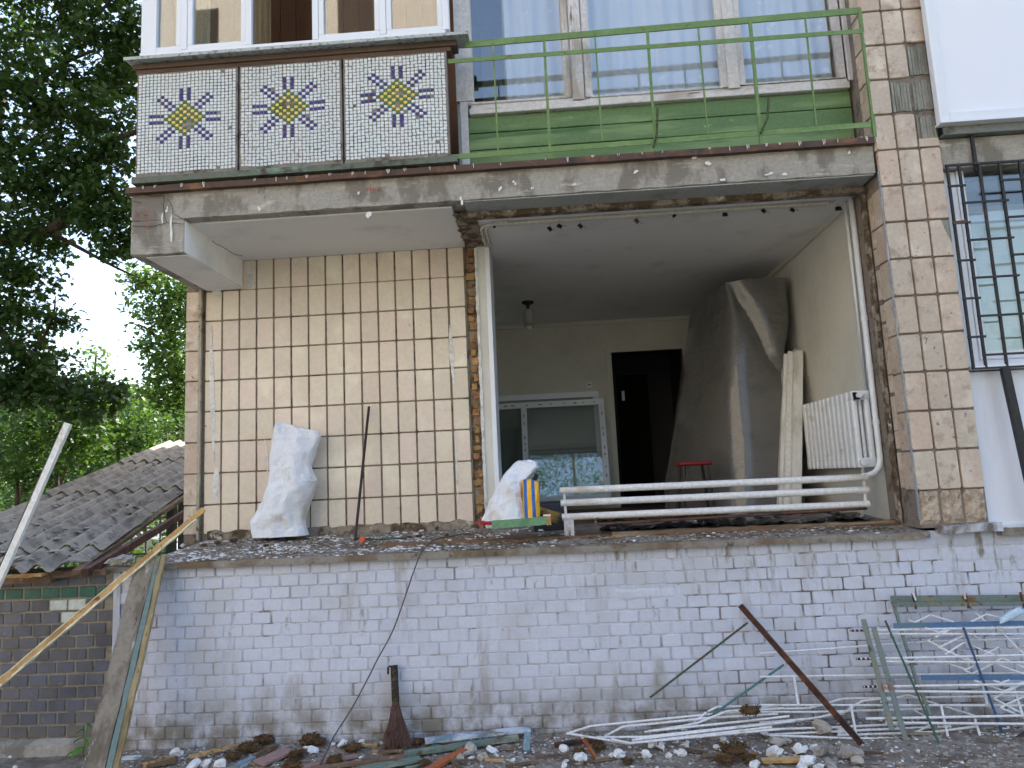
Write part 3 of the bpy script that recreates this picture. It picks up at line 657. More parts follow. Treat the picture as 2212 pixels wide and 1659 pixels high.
# ================================================================== inside the room
# --- curtain rail with clips
cr = empty("curtain_rail", (1., .46, 3.93), "white plastic double curtain rail bending round along the ceiling", "curtain rail")
M_RAIL = mat("yellowed_plastic", (204, 200, 190), rough=.5, bump=0)
def crx(off):
    pts = [(-.475+off, 1.0, 3.953), (-.475+off, .70, 3.953)]
    for i in range(7): a = i/6*pi/2; rr = .12-off; pts.append((-.475+.12-rr*cos(a), .58+off*0-rr*sin(a)+.0, 3.953))
    pts.append((2.30, .58-(.12-off), 3.953))
    return pts
for off in (0, .035): MB().tube(crx(off), .012, 6).build("track", M_RAIL, cr)
MB().box((-.34, .452, 3.9653), (2.36, .515, 3.9718)).build("backing", M_RAIL, cr)
MB().box((-.357, .440, 3.935), (-.25, .452, 3.97)).build("joint_cover", M_RAIL, cr)
M_CLIP = mat("black_clip", (22, 22, 24), rough=.35, bump=0, fine=0); M_WIRE = mat("steel_wire", (150, 150, 150), rough=.3, metal=1., bump=0, fine=0)
cl = [(1068, 490, 1), (1188, 494, 2), (1209, 488, 2), (1254, 488, 2), (1376, 477, 2), (1456, 466, 1.4), (1566, 463, 2), (1650, 455, 1.8), (1712, 453, 1.8), (1811, 450, 2.3)]
for i, (a, b, s) in enumerate(cl):
    p = at(a, b, .475); w = .011*s; an = (0, 0, .9, .5, .8, .9, -.5, 0, .8, .6, 0)[i+1] if i < 9 else 0
    lb = "tiny black clip hanging at the bend of the curtain rail" if i == 0 else "brownish binder clip hanging from the curtain rail" if i == 4 else "black binder clip hanging flat beside the wall end of the rail" if i == 9 else "black binder clip hanging from the curtain rail"
    t_ = empty("binder_clip", (p.x, p.y, p.z), lb, "clip", "clips on the curtain rail")
    ca, sa = cos(an), sin(an)
    def rt(x, z): return (p.x+x*ca+z*sa, p.y, p.z-x*sa+z*ca)
    vs = [(*rt(-w, -w*.7),), (*rt(w, -w*.7),), (*rt(w*.8, w*.6),), (*rt(-w*.8, w*.6),)]
    vs = [(x, p.y-.008*(1 if j < 2 else .2), z) for j, (x, y, z) in enumerate(vs)]+[(x, p.y+.008*(1 if j < 2 else .2), z) for j, (x, y, z) in enumerate(vs)]
    MB().add(vs, [(0, 1, 2, 3), (7, 6, 5, 4), (0, 4, 5, 1), (3, 2, 6, 7), (0, 3, 7, 4), (1, 5, 6, 2)]).build("jaw", M_FLASH if i == 4 else M_CLIP, t_)
    MB().tube([rt(0, w*.5), (p.x-.004, p.y, p.z+w*1.4), (p.x, p.y, 3.942), (p.x+.005, p.y, p.z+w*1.4), rt(.003, w*.5)], .0013, 5).build("wire_handle", M_WIRE, t_)
    if an: MB().tube([rt(w*.5, w*.4), rt(w*2.2, w*1.2), rt(w*2.3, w*.8), rt(w*.6, w*.1)], .0013, 5).build("wire_handle", M_WIRE, t_)

# --- ceiling lamp
lp = az(1140, 652, 3.972); lm = empty("ceiling_lamp", lp, "small ceiling lamp with a pale glass shade and dark metal cup", "lamp")
MB().lathe(lp, [(.001, 0), (.075, 0), (.07, -.02), (.03, -.035), (.018, -.06), (.018, -.1), (.001, -.1)], 16).build("metal_cup", M_DARKM, lm, smooth=True)
MB().lathe(lp, [(.02, -.09), (.058, -.10), (.062, -.22), (.055, -.30), (.05, -.29), (.055, -.22), (.05, -.11)], 16).build("glass_shade", mat("frosted_shade", (170, 168, 160), rough=.35, bump=0, fine=0), lm, smooth=True)
MB().lathe(lp, [(.001, -.34), (.025, -.33), (.034, -.30), (.02, -.24), (.001, -.23)], 12).build("bulb", M_PVC, lm, smooth=True)

# --- cast-iron radiator on the side wall
M_RAD = mat("glossy_white_enamel", (226, 230, 235), [((190, 186, 176), 8, .62, .74)], rough=.28, bump=.05, bs=20, fine=.03)
rd = empty("radiator", (2.39, 1.05, 1.85), "white cast-iron sectional radiator on the side wall", "radiator")
mb = MB()
for x in (-.048, .048): mb.box((x-.020, -.030, .03), (x+.020, .030, .56))
mb.box((-.07, -.034, .515), (.07, .034, .588)).box((-.07, -.034, 0), (.07, .034, .075)).box((-.012, -.010, .05), (.012, .010, .54))
sec = bevmesh(mb, "section", M_RAD, .017, 3)
for k in range(12): inst(sec, "section", (2.392-.006*k*0, .515+k*.094, 1.862), rd, rot=(0, 0, R(-.01, .01)))
MB().tube([(2.352, .45, 1.905), (2.352, .515, 1.905)], .026, 12).build("end_plug", M_RAD, rd)
MB().tube([(2.352, .40, 2.408), (2.352, .56, 2.408)], .02, 10).build("inlet_nut", M_RAD, rd)
MB().tube([(2.40, .60, 1.88), (2.40, .62, 1.60), (2.40, .72, 1.47)], .012, 8).build("drain_pipe", M_RAD, rd)
# --- risers
ri = empty("heating_riser", (2.46, .42, 1.8), "white painted heating riser pipes running up the jamb", "pipe")
def bend(a, b, c, n=8): return [(Vector(a)*(1-t_)**2+Vector(b)*2*t_*(1-t_)+Vector(c)*t_*t_) for t_ in [i/n for i in range(n+1)]]
MB().tube([(2.463, .43, 3.972), (2.463, .43, 1.98)]+bend((2.463, .43, 1.95), (2.463, .42, 1.80), (2.30, .40, 1.80)), .0215, 12).build("riser", M_RAD, ri, smooth=True)
MB().tube([(2.455, .52, 3.972), (2.455, .52, 2.41)]+bend((2.455, .52, 2.44), (2.45, .50, 2.408), (2.352, .46, 2.408)), .015, 10).build("branch", M_RAD, ri, smooth=True)
for z in (3.0, 2.62, 2.2): MB().tube([(2.463, .43, z-.018), (2.463, .43, z+.018)], .026, 12).build("coupling", M_RAD, ri)
p = at(1851, 857, .44); MB().box((p.x-.018, p.y-.01, p.z-.02), (p.x+.015, p.y+.02, p.z+.03), jit=.01).build("binder_clip", M_CLIP, label="black clip left on top of the radiator pipe", cat="clip")

# --- three-pipe register low in the opening
M_PIPEW = mat("flaking_white_pipe", (226, 224, 222), [((190, 182, 170), 5, .52, .68, (.4, 1, 1)), ((110, 74, 56), 9, .66, .72, (.35, 1, 1))], rough=.5, bump=.2, bs=30)
rg = empty("pipe_register", (1.2, .40, 1.5), "white three-pipe heating register spanning the bottom of the opening", "heating register")
yR = .40; ends = []
for a0, b0, a1, b1 in ((1209, 1060, 1872, 1031), (1211, 1087, 1874, 1058), (1214, 1117, 1876, 1089)):
    p, q = at(a0, b0, yR), at(a1, b1, yR); ends.append((p, q)); MB().tube([p, q], .0262, 12).build("pipe", M_PIPEW, rg, auto=True)
for k in (0, 1): MB().tube([ends[0][k]+Vector(((.03 if k == 0 else -.02), .0, 0)), ends[2][k]+Vector(((.03 if k == 0 else -.02), 0, 0))], .011, 8).build("link_pipe", M_PIPEW, rg)
for p, q in ends: MB().tube([q-Vector((.03, 0, 0)), q+Vector((.002, 0, 0))], .0300, 12).build("collar", M_PIPEW, rg)
pp = at(1222, 1140, yR); MB().box((ends[2][0].x+.012, yR-.03, 1.455), (ends[2][0].x+.085, yR+.03, ends[2][0].z-.02)).build("support_block", M_WOODW, rg)
M_BPIPE = mat("brown_pipe", (92, 60, 46), [((216, 212, 206), 6, .60, .64, (1, 1, 1)), ((60, 40, 32), 8, .5, .6)], rough=.6, bump=.3)
p, q = at(1296, 1130, .34), at(1872, 1098, .34)
MB().tube([at(1300, 1120, .40)]+bend(at(1288, 1121, .38), at(1280, 1132, .34), at(1300, 1132, .34), 5)+[q], .0105, 8).build("return_pipe", M_BPIPE, label="thin brown return pipe with white drips below the register", cat="pipe")

# --- furniture under film
M_FILM = mat("brown_grey_film", (98, 96, 94), [((84, 82, 80), 2, .45, .7)], rough=.17, bump=.75, bs=4, bst=(1, 1, 2.2), bdist=.035, spec=.5, fine=.03)
M_FILM.node_tree.nodes['Principled BSDF'].inputs['Coat Weight'].default_value = .8; M_FILM.node_tree.nodes['Principled BSDF'].inputs['Coat Roughness'].default_value = .12
def wardrobe():
    C = {}; zs = [1.462, 1.55, 1.75, 2.0, 2.3, 2.6, 2.9, 3.2, 3.45, 3.62, 3.70, 3.755]
    n = 40; rings = []; N = 110
    for i in range(N+1):
        k = i/N; z = 1.462+(3.755-1.462)*k
        bl = (1-k)**1.3
        A = Vector((1.82-.22*bl+.03*sin(k*9), 1.95-.42*bl)); B = Vector((2.44-.02*bl, 1.92-.10*bl)); Cc = Vector((2.46, 3.32)); D = Vector((1.72-.66*bl**.75, 3.30-.30*bl))
        pin = .10*math.exp(-((k-.66)/.10)**2); B.x -= pin*.7; B.y += .05*pin
        if k < .12: D.x += .08*(1-k/.12); A.x += .05*(1-k/.12)
        cor = [A, B, Cc, D]; ring = []; dgs = []
        for s in range(4):
            p, q = cor[s], cor[(s+1) % 4]
            for j in range(n):
                u = j/n; pt = p.lerp(q, u); nrm = Vector((q.y-p.y, p.x-q.x)).normalized(); bulge = .05*sin(pi*u)*(.3+.7*bl)
                # taut diagonal fold from the front-left top corner to the tied right edge
                dg = 0
                if s == 0:
                    dl = (1-k)*1.9-u; dg = -.055*math.exp(-(dl/.13)**2)*(1 if dl < 0 else .8)*min(1, u*5+.2)*(1 if k > .45 else max(0, (k-.25)/.2))
                w = .012*fbm(pt.x*3+s, pt.y*3, z*1.2)+.005*fbm(pt.x*9, pt.y*9, z*5)
                if s == 3: w += .05*max(0, sin(u*7+z*1.4))*bl
                pt = pt-nrm*0+Vector((nrm.x, nrm.y))*(bulge+w); dgs.append(dg); ring.append((pt.x, pt.y, z+.012*fbm(pt.x*3, pt.y*3, 5)*(k > .9)))
        for _ in range(int(5+70*min(1, (1-k)*1.6))):
            ring = [((ring[j-1][0]+ring[j][0]*2+ring[(j+1) % len(ring)][0])/4, (ring[j-1][1]+ring[j][1]*2+ring[(j+1) % len(ring)][1])/4, ring[j][2]) for j in range(len(ring))]
        ring = [(x, y-1.15*g, zz) for (x, y, zz), g in zip(ring, dgs)]
        rings.append(ring)
    mb = MB(); mb.grid(rings, closed=True); mb.add(rings[-1], [tuple(range(len(ring)))])
    return mb
wardrobe().build("wrapped_wardrobe", M_FILM, smooth=False, auto=True, label="tall wardrobe draped in grey-brown plastic film", cat="wardrobe")
# --- stool
sx_ = at(1497, 1001, 1.62).x; sz_ = at(1497, 1001, 1.62).z; st = empty("stool", (sx_, 1.62, RZ0), "small stool with red seat and black legs", "stool")
bevm = bevmesh(MB().box((-.15, -.13, 0), (.15, .13, .036)), "seat", mat("red_vinyl", (120, 24, 30), rough=.4, bump=.1), .015); inst(bevm, "seat", (sx_, 1.62, sz_-.02), st)
for x, y in ((-.10, -.10), (.10, -.10), (-.10, .10), (.10, .10)): MB().tube([(sx_+x, 1.62+y, sz_), (sx_+x*1.45, 1.62+y*1.35, RZ0)], .014, 8).build("leg", M_CLIP, st)
# --- film-wrapped boards
M_FOIL = mat("clear_stretch_film", (224, 224, 220), [((192, 190, 180), 6, .45, .7, (1, 1, .4))], rough=.16, bump=.8, bs=26, bst=(1, 1, .28), bdist=.02, spec=.7, fine=.05)
M_PROF = mat("white_profile_board", (222, 222, 218), rough=.4, bump=.05)
def lean(a0, b0, a1, b1, w, t_, Y0, Y1, name, m, **k):
    p, q = at(a0, b0, Y0), at(a1, b1, Y1); p.z = max(p.z, RZ0+.005); mb = MB().bar(p, q, w, t_, up=(0, 1, 0), seg=10, jit=.001); return mb.build(name, m, bevel=.004, **k)
lean(1682, 1100, 1694, 768, .032, .10, 1.62, 1.95, "wrapped_board", M_FOIL, label="thin board in shiny stretch film leaning against the wrapped wardrobe", cat="board", group="boards leaning by the radiator")
lean(1697, 1102, 1706, 762, .050, .08, 1.56, 1.90, "white_board", M_PROF, label="plain white profile board between the two film-wrapped ones", cat="board", group="boards leaning by the radiator")
lean(1717, 1104, 1722, 760, .085, .10, 1.50, 1.86, "wrapped_board", M_FOIL, label="wide board in crinkled stretch film with a rag over its top", cat="board", group="boards leaning by the radiator")
M_CLOTH = mat("beige_rag", (200, 194, 186), rough=.95, bump=.3, bs=60)
mb = MB(); G = []
prof = [(1712, 757, 1.80), (1716, 752, 1.84), (1728, 752, 1.86), (1740, 757, 1.88), (1748, 770, 1.88), (1752, 795, 1.87), (1750, 832, 1.86)]
for j in range(7):
    G.append([at(a+(j-3)*.3+2.2*sin(i*1.7+j*.8), b+(j*1.2 if i < 3 else 0)+3*sin(j*1.3+i)*(i > 4), Y-.07+.03*j+.012*sin(i+j)) for i, (a, b, Y) in enumerate(prof)])
mb.grid(G)
o = mb.build("rag", M_CLOTH, smooth=True, label="beige rag slung over the top of a wrapped board", cat="rag"); md = o.modifiers.new("s", 'SOLIDIFY'); md.thickness = .008; o.modifiers.new("ss", 'SUBSURF').levels = 1
# --- new plastic window units leaning on the far wall
def unit(tl, tr, br, Y0, Y1, label, mull=None, marks=True, depth=.07):
    a, b, c = at(*tl, Y1), at(*tr, Y1), at(*br, Y0); d = Vector((a.x, c.y, c.z)); c.z = d.z = max(RZ0+.01, c.z)
    T = empty("window_unit", (c+d)/2, label, "window unit", "new window units leaning on the wall")
    up = (b-c); xd = Vector((1, 0, 0)); nrm = Vector((0, -1, 0)); w = .075
    def pt(x, s): return Vector((x, d.y+(a.y-d.y)*s, d.z+(a.z-d.z)*s))
    W = ((a.x, b.x, 1-w/(a.z-d.z)/2, 1-w/(a.z-d.z)/2, w), )
    h = a.z-d.z
    for x0, s0, x1, s1 in ((a.x, 1-w/2/h, b.x, 1-w/2/h), (a.x, w/2/h, b.x, w/2/h)): MB().bar(pt(x0, s0), pt(x1, s1), w, depth, up=(0, 1, 0)).build("frame_rail", M_PVC, T)
    for x in (a.x+w/2, b.x-w/2)+((mull,) if mull else ()): MB().bar(pt(x, w/h), pt(x, 1-w/h), w*.98, depth*.99, up=(0, 1, 0)).build("frame_stile", M_PVC, T)
    q = [pt(a.x+w*.5, w/h*.6), pt(b.x-w*.5, w/h*.6), pt(b.x-w*.5, 1-w/h*.6), pt(a.x+w*.5, 1-w/h*.6)]
    MB().add([v+Vector((0, -.006, 0)) for v in q]+[v+Vector((0, .006, 0)) for v in q], [(0, 1, 2, 3), (7, 6, 5, 4), (0, 4, 5, 1), (1, 5, 6, 2), (2, 6, 7, 3), (3, 7, 4, 0)]).build("pane", M_GLASS, T)
    if marks:
        mb = MB(); x = a.x+.03
        while x < b.x-.05:
            l = R(.02, .07); p = pt(x, 1-w/2/h)+Vector((0, -depth/2-.002, 0)); mb.box((p.x, p.y-.001, p.z-R(.004, .010)), (p.x+l*.8, p.y+.001, p.z+R(.002, .008))); x += l+R(.02, .16)
        for xx in (b.x-w/2,)+((mull,) if mull else ()):
            s = .1
            while s < .93:
                l = R(.02, .06); p = pt(xx, s)+Vector((0, -depth/2-.002, 0)); mb.box((p.x-.008, p.y-.001, p.z), (p.x+R(.0, .008), p.y+.001, p.z+l*.8)); s += (l+R(.02, .16))/h
        mb.build("tape_print", mat("faded_black_print", (120, 120, 124), rough=.6, bump=0), T, kind="stuff")
unit((1040, 858), (1292, 842), (1296, 1078), 4.22, 4.48, "narrow top of a second window unit propped behind the taped one", None, False, .05)
um = at(1134, 950, 4.22).x
unit((1060, 874), (1303, 853), (1316, 1080), 4.10, 4.36, "new white plastic window unit with printed protective tape", um)
# --- black sheet and odds on the room floor
M_BLACK = mat("black_film", (30, 32, 38), rough=.28, bump=.7, bs=8, bdist=.03, fine=0)
mb = MB(); G = []
for j in range(16):
    G.append([(.35+2.05*i/60, .50+1.0*j/15, RZ0+.008+.055*abs(fbm(i*.22, j*.45, 3))+.03*max(0, fbm(i*.09, j*.2, 8))) for i in range(61)])
mb.grid(G); o = mb.build("black_film_sheet", M_BLACK, label="crumpled black plastic sheet spread over the room floor behind the register", cat="plastic sheet"); 
b0 = at(1190, 1085, .75); mb = MB(); q = MB().box((b0.x-.15, .72, RZ0), (b0.x+.10, 1.0, 1.70)); inst(bevmesh(q, "case", mat("dark_grey_plastic", (46, 48, 54), rough=.45, bump=.05), .02), "tool_case", (0, 0, 0), label="dark grey plastic tool case behind the striped bag", cat="case")
# wooden threshold left along the torn floor edge
mb = MB(); mb.bar((.42, .30, 1.462), (2.47, .31, 1.462), .05, .03, seg=30, jit=.006); mb.build("threshold_batten", mat("weathered_wood", (150, 132, 110), [((110, 90, 70), 5, .45, .6, (.2, 1, 1)), ((84, 66, 50), 8, .56, .66, (.2, 1, 1))], rough=.9, bump=.6, bs=40, bst=(.1, 1, 1)), label="weathered wooden batten along the torn floor edge", cat="batten")

# ================================================================== ground
M_GROUND = mat("dusty_ground", (134, 125, 116), [((104, 95, 86), 5, .45, .62), ((150, 144, 136), 12, .55, .68), ((78, 64, 50), 18, .58, .68), ((196, 194, 190), 45, .68, .72)], rough=.98, bump=.9, bs=55, bdist=.01)
def sheet(x0, x1, y0, y1, nx, ny, f, mb=None):
    mb = mb or MB(); mb.grid([[(x0+(x1-x0)*i/nx, y0+(y1-y0)*j/ny, f(x0+(x1-x0)*i/nx, y0+(y1-y0)*j/ny)) for i in range(nx+1)] for j in range(ny+1)]); return mb
gm = sheet(-7, 6, -2.2, .3, 240, 50, ground_z)
gm.build("rubble_ground", M_GROUND, kind="structure", smooth=True, origin=(0, 0, 0))
MB().quad((-900, -900, .05), (900, -900, .05), (900, 900, .05), (-900, 900, .05)).build("ground", mat("packed_earth", (128, 123, 112), [((104, 106, 84), .4, .45, .6)], rough=.95), kind="structure", origin=(0, 0, 0))

# ================================================================== sacks
M_SACK = mat("white_woven_sack", (226, 228, 234), [((206, 200, 192), 4, .52, .7)], rough=.5, bump=.8, bs=10, bst=(1, 1, .8), bdist=.03, fine=.03)
def sack(outline, Y, dep, name, m, amp=.02, seed=0, lean=0, n=72, N=110, y_back=None, **k):
    """loft between left and right edges; outline rows (v, left, right) from top to bottom"""
    L = [(at(a, b, Y), at(c, b, Y)) for b, a, c in outline]; rings = []
    for i in range(N+1):
        t_ = i/N*(len(L)-1); s = int(min(t_, len(L)-2)); f = t_-s; f = f*f*(3-2*f)
        l = L[s][0].lerp(L[s+1][0], f); r = L[s][1].lerp(L[s+1][1], f); cx = (l.x+r.x)/2; hw = (r.x-l.x)/2; z = (l.z+r.z)/2; kk = i/N
        d = dep*(.25+.75*min(1, kk*2.2))*min(1, hw/.05)
        ring = []
        for j in range(n):
            an = 2*pi*j/n; c, s_ = cos(an), sin(an); x = cx+hw*math.copysign(abs(c)**.8, c); y = Y+lean*(1-kk)+d*math.copysign(abs(s_)**.8, s_)
            q = seed*7.3; v1 = mnoise.voronoi(Vector((x*5+q+.6*z, y*3+s_, z*3.6+.8*x)))[0]; v2 = mnoise.voronoi(Vector((x*11+q, y*6+s_*1.5+z*3, z*9-x*5)))[0]; w = amp*1.7*(v1[0]-.45)+amp*.55*(v2[1]-v2[0]-.3)
            y += w*s_ if abs(s_) > .2 else 0; x += .35*w*c
            if y_back is not None: y = min(y, y_back)
            ring.append((x, y, z+.3*w*(kk < .9)))
        rings.append(ring)
    mb = MB(); mb.grid(rings, closed=True); mb.add(rings[0], [tuple(range(n))]); mb.add(rings[-1], [tuple(range(n-1, -1, -1))])
    return mb.build(name, m, auto=True, **k)
sack([(911, 590, 602), (922, 585, 632), (934, 582, 682), (947, 581, 686), (975, 579, 676), (1010, 580, 667), (1040, 577, 682), (1060, 572, 676), (1090, 562, 664), (1125, 546, 656), (1144, 545, 660), (1158, 548, 664)], .84, .145, "rubble_sack", M_SACK, .045, 1, .10, y_back=1.03,
     label="tall crumpled white sack leaning against the tiled wall", cat="sack")
sack([(994, 1120, 1142), (1002, 1108, 1160), (1012, 1100, 1163), (1025, 1090, 1150), (1045, 1080, 1132), (1075, 1066, 1131), (1100, 1053, 1135), (1120, 1042, 1138), (1131, 1034, 1136)], .25, .12, "rubble_sack", M_SACK, .045, 3, .06,
     label="crumpled white sack with red hem beside the striped bag", cat="sack")
p = at(1030, 1129, .16); q = at(1078, 1131, .12); MB().bar(p, q, .05, .02, seg=5, jit=.006).build("red_hem", mat("red_woven_hem", (160, 40, 48), rough=.7), label="red woven hem of a sack lying flat under the white one", cat="hem")
t = NT("striped_bag"); wv = t.n("TexWave", wave_type='BANDS', bands_direction='X'); t.L(t.vec((1, .0, .06)), wv.inputs["Vector"]); wv.inputs["Scale"].default_value = 5.4; wv.inputs["Distortion"].default_value = 1.2; wv.inputs["Detail"].default_value = 1
t.L(t.mix(t.ramp(wv.outputs["Fac"], .56, .62), lin((236, 176, 34)), lin((26, 96, 176))), t.b.inputs["Base Color"]); t.b.inputs["Roughness"].default_value = .4; t.bump(t.noise(14), .5, .02)
sb = empty("striped_bag", at(1148, 1126, .20), "yellow and blue striped bag full of rubble", "bag")
o = sack([(1036, 1128, 1150), (1043, 1128, 1164), (1062, 1130, 1166), (1085, 1131, 1164), (1108, 1132, 1166), (1126, 1130, 1166)], .20, .07, "bag_body", t.m, .022, 5)
o.parent = sb; o.location -= sb.location
MB().bar(at(1150, 1048, .20), at(1160, 1024, .20), .03, .03, up=(0, 1, 0)).build("wood_offcut", M_DARK, label="dark wood offcut sticking out of the striped bag", cat="offcut")

# --- straw whisk behind the sacks
def whisk(name, root, tip, r0, r1, m, n, label, band=None, bandm=None, curve=.02, cat="broom", rad=.0016):
    root, tip = Vector(root), Vector(tip); E = empty(name, tip if tip.z < root.z else root, label, cat); d = tip-root; L = d.length; d.normalize(); sd = d.cross(Vector((0, 1, 0))).normalized(); up = sd.cross(d)
    mb = MB()
    for i in range(n):
        a = R(0, 2*pi); k = math.sqrt(R(0, 1)); w = sd*cos(a)*k+up*sin(a)*k; l = L*R(.82, 1.03); pts = []
        for j in range(5): u = j/4; rr = r0+(r1-r0)*u**1.3; pts.append(root+d*l*u+w*rr+Vector((R(-1, 1), R(-1, 1), R(-1, 1)))*curve*u*.35)
        mb.tube(pts, [rad, rad, rad*.9, rad*.7, rad*.4], 3, cap=False)
    mb.build("bristles", m, E, kind="stuff"); return E
whisk("straw_broom", at(1162, 1098, .42), at(1206, 1120, .36), .015, .045, mat("straw", (186, 156, 92), [((150, 120, 66), 20, .5, .6)], rough=.8), 160, "straw broom head lying behind the striped bag")
# --- twig broom against the plinth
br = whisk("twig_broom", (-1.136, -.085, .44), (-1.098, -.235, ground_z(-1.1)+.004), .022, .115, mat("reddish_twigs", (104, 78, 70), [((84, 58, 52), 30, .5, .6)], rough=.85), 420, "short twig broom with bound handle standing against the painted bricks", curve=.03)
tp = Vector((-1.150, -.045, .672)); rt_ = Vector((-1.135, -.088, .43))
mb = MB(); pr_ = [(tp.lerp(rt_, i/30), .0235+.0035*abs(sin(i*1.55))+R(-.001, .001)) for i in range(31)]; mb.tube([p for p, r in pr_], [r for p, r in pr_], 12)
mb.build("bound_handle", mat("dark_cloth_binding", (56, 50, 40), [((88, 78, 50), 26, .5, .62), ((30, 26, 24), 40, .5, .6, (1, 1, 3))], rough=.9, bump=.8, bs=60), br, smooth=True)
MB().tube([tp+Vector((-.02, -.02, 0)), tp+Vector((-.034, -.03, -.005)), tp+Vector((-.036, -.03, -.05))], .007, 6).build("rag_knot", M_CLIP, br)

# ================================================================== bars, tools and planks
MB().tube([at(797, 879, 1.0), at(767, 1167, .42)], .0115, 10).build("steel_bar", mat("brown_steel", (62, 46, 44), [((40, 34, 36), 9, .5, .65, (1, 1, .2)), ((110, 110, 112), 14, .66, .72, (1, 1, .3))], rough=.45, metal=.3), label="long dark steel bar leaning against the tiled wall", cat="bar")
hm = empty("hand_tool", at(783, 1167, .33), "hand tool with orange end cap and green shaft lying on the deck", "tool")
p = at(781, 1166, .30); MB().tube([p, p+Vector((.005, .05, 0))], .020, 12).build("orange_cap", mat("orange_plastic", (226, 88, 40), rough=.4, bump=0), hm)
MB().tube([p+Vector((.01, .03, -.004)), at(880, 1162, .36)], .006, 6).build("shaft", mat("dark_green_rod", (30, 72, 56), rough=.5), hm)
MB().tube([p+Vector((-.06, .04, .01)), p+Vector((.07, .06, -.005))], .010, 6).build("head", M_DARKM, hm)
cpts = [at(1010, 1152, .45), at(975, 1158, .32), at(940, 1166, .15), at(922, 1180, .0), at(914, 1188, -.065), at(906, 1202, -.085), at(890, 1245, -.09), at(868, 1310, -.08), at(846, 1368, -.075), at(815, 1425, -.08), at(795, 1465, -.09), at(760, 1530, -.12), at(722, 1590, -.22), at(706, 1625, -.36), at(680, 1672, -.5)]
def smooth_path(P_, n=6):
    out = []
    for i in range(len(P_)-1):
        p0, p1, p2, p3 = P_[max(i-1, 0)], P_[i], P_[i+1], P_[min(i+2, len(P_)-1)]
        for j in range(n):
            t_ = j/n; out.append(.5*((2*p1)+(p2-p0)*t_+(2*p0-5*p1+4*p2-p3)*t_*t_+(3*p1-p0-3*p2+p3)*t_**3))
    return out+[P_[-1]]
MB().tube(smooth_path(cpts), .0048, 6).build("black_cable", mat("grey_cable", (70, 72, 78), rough=.5, bump=0), label="dark cable hanging from the deck down over the painted bricks", cat="cable", smooth=True)
M_OLDW = mat("grey_blue_board", (136, 128, 116), [((100, 92, 82), 7, .45, .62, (1, 1, .12)), ((176, 170, 160), 14, .60, .68, (1, 1, .15)), ((78, 68, 56), 24, .6, .68, (1, 1, .1))], rough=.85, bump=.6, bs=40, bst=(1, 1, .1))
M_BLUEW = mat("faded_blue_paint", (108, 128, 126), [((130, 132, 110), 6, .48, .62, (1, 1, .15)), ((120, 112, 100), 10, .58, .68)], rough=.8, bump=.4)
wb = empty("wide_board", at(210, 1659, -.75), "weathered wide board with faded blue edge leaning on the deck corner", "board")
p, q = at(318, 1205, -.12), at(200, 1680, -.70); MB().bar(p, q, .135, .032, up=(0, 1, 0), seg=14, jit=.002).build("face", M_OLDW, wb)
dx = Vector((.094, .005, .004)); MB().bar(p+dx*.86, q+dx*1.0, .034, .030, up=(0, 1, 0), seg=14, jit=.003).build("painted_strip", M_BLUEW, wb)
dx2 = Vector((.126, .010, .005)); MB().bar(p+dx2*.92, q+dx2*1.04, .034, .026, up=(0, 1, 0), seg=18, jit=.005).build("splintered_edge", mat("raw_wood", (158, 142, 108), [((124, 108, 78), 8, .45, .62, (1, 1, .2)), ((110, 80, 52), 14, .58, .66)], rough=.9, bump=.6), wb)
M_SPL = mat("splintered_pine", (194, 158, 106), [((158, 120, 76), 9, .45, .6, (.5, 1, .5)), ((116, 84, 54), 16, .58, .68)], rough=.9, bump=.7, bs=40)
sp = empty("splintered_slat", at(220, 1290, -.25), "long splintered slat with flaking cream paint propped across the corner", "slat")
p, q = at(441, 1100, -.02), at(-30, 1500, -.50); q = p+(q-p)*((p.z-.12)/(p.z-q.z)); MB().bar(p, q, .036, .022, up=(0, 1, 0), seg=30, jit=.003).build("slat", M_SPL, sp)
n_ = Vector((.011, -.004, -.016)); MB().bar(p+n_+(q-p)*.03, q+n_, .012, .024, up=(0, 1, 0), seg=60, jit=.004).build("paint_flakes", mat("cream_flakes", (222, 214, 182), rough=.8), sp)
MB().bar(p-n_*1.1+(q-p)*.25, q-n_*1.1-(q-p)*.3, .006, .02, up=(0, 1, 0), seg=30, jit=.002).build("pale_edge", mat("cream_flakes", (222, 214, 182)), sp)
wp_ = empty("white_batten", at(60, 1150, -.4), "white painted batten with grey side tilted up over the slate roof", "batten")
p, q = at(148, 915, -.32), at(-8, 1268, -.42); q = p+(q-p)*((p.z-.12)/(p.z-q.z)); MB().bar(p, q, .042, .030, up=(0, 1, 0), seg=12, jit=.0015).build("white_face", mat("chipped_white_paint", (230, 230, 226), [((190, 180, 166), 12, .62, .7, (1, 1, .3))], rough=.6, bump=.4), wp_)
s_ = Vector((-.028, .010, .004)); MB().bar(p+s_, q+s_, .016, .030, up=(0, 1, 0), seg=12, jit=.001).build("grey_side", mat("bare_grey_wood", (112, 100, 92), [((84, 74, 66), 9, .5, .62, (1, 1, .15))], rough=.9), wp_)
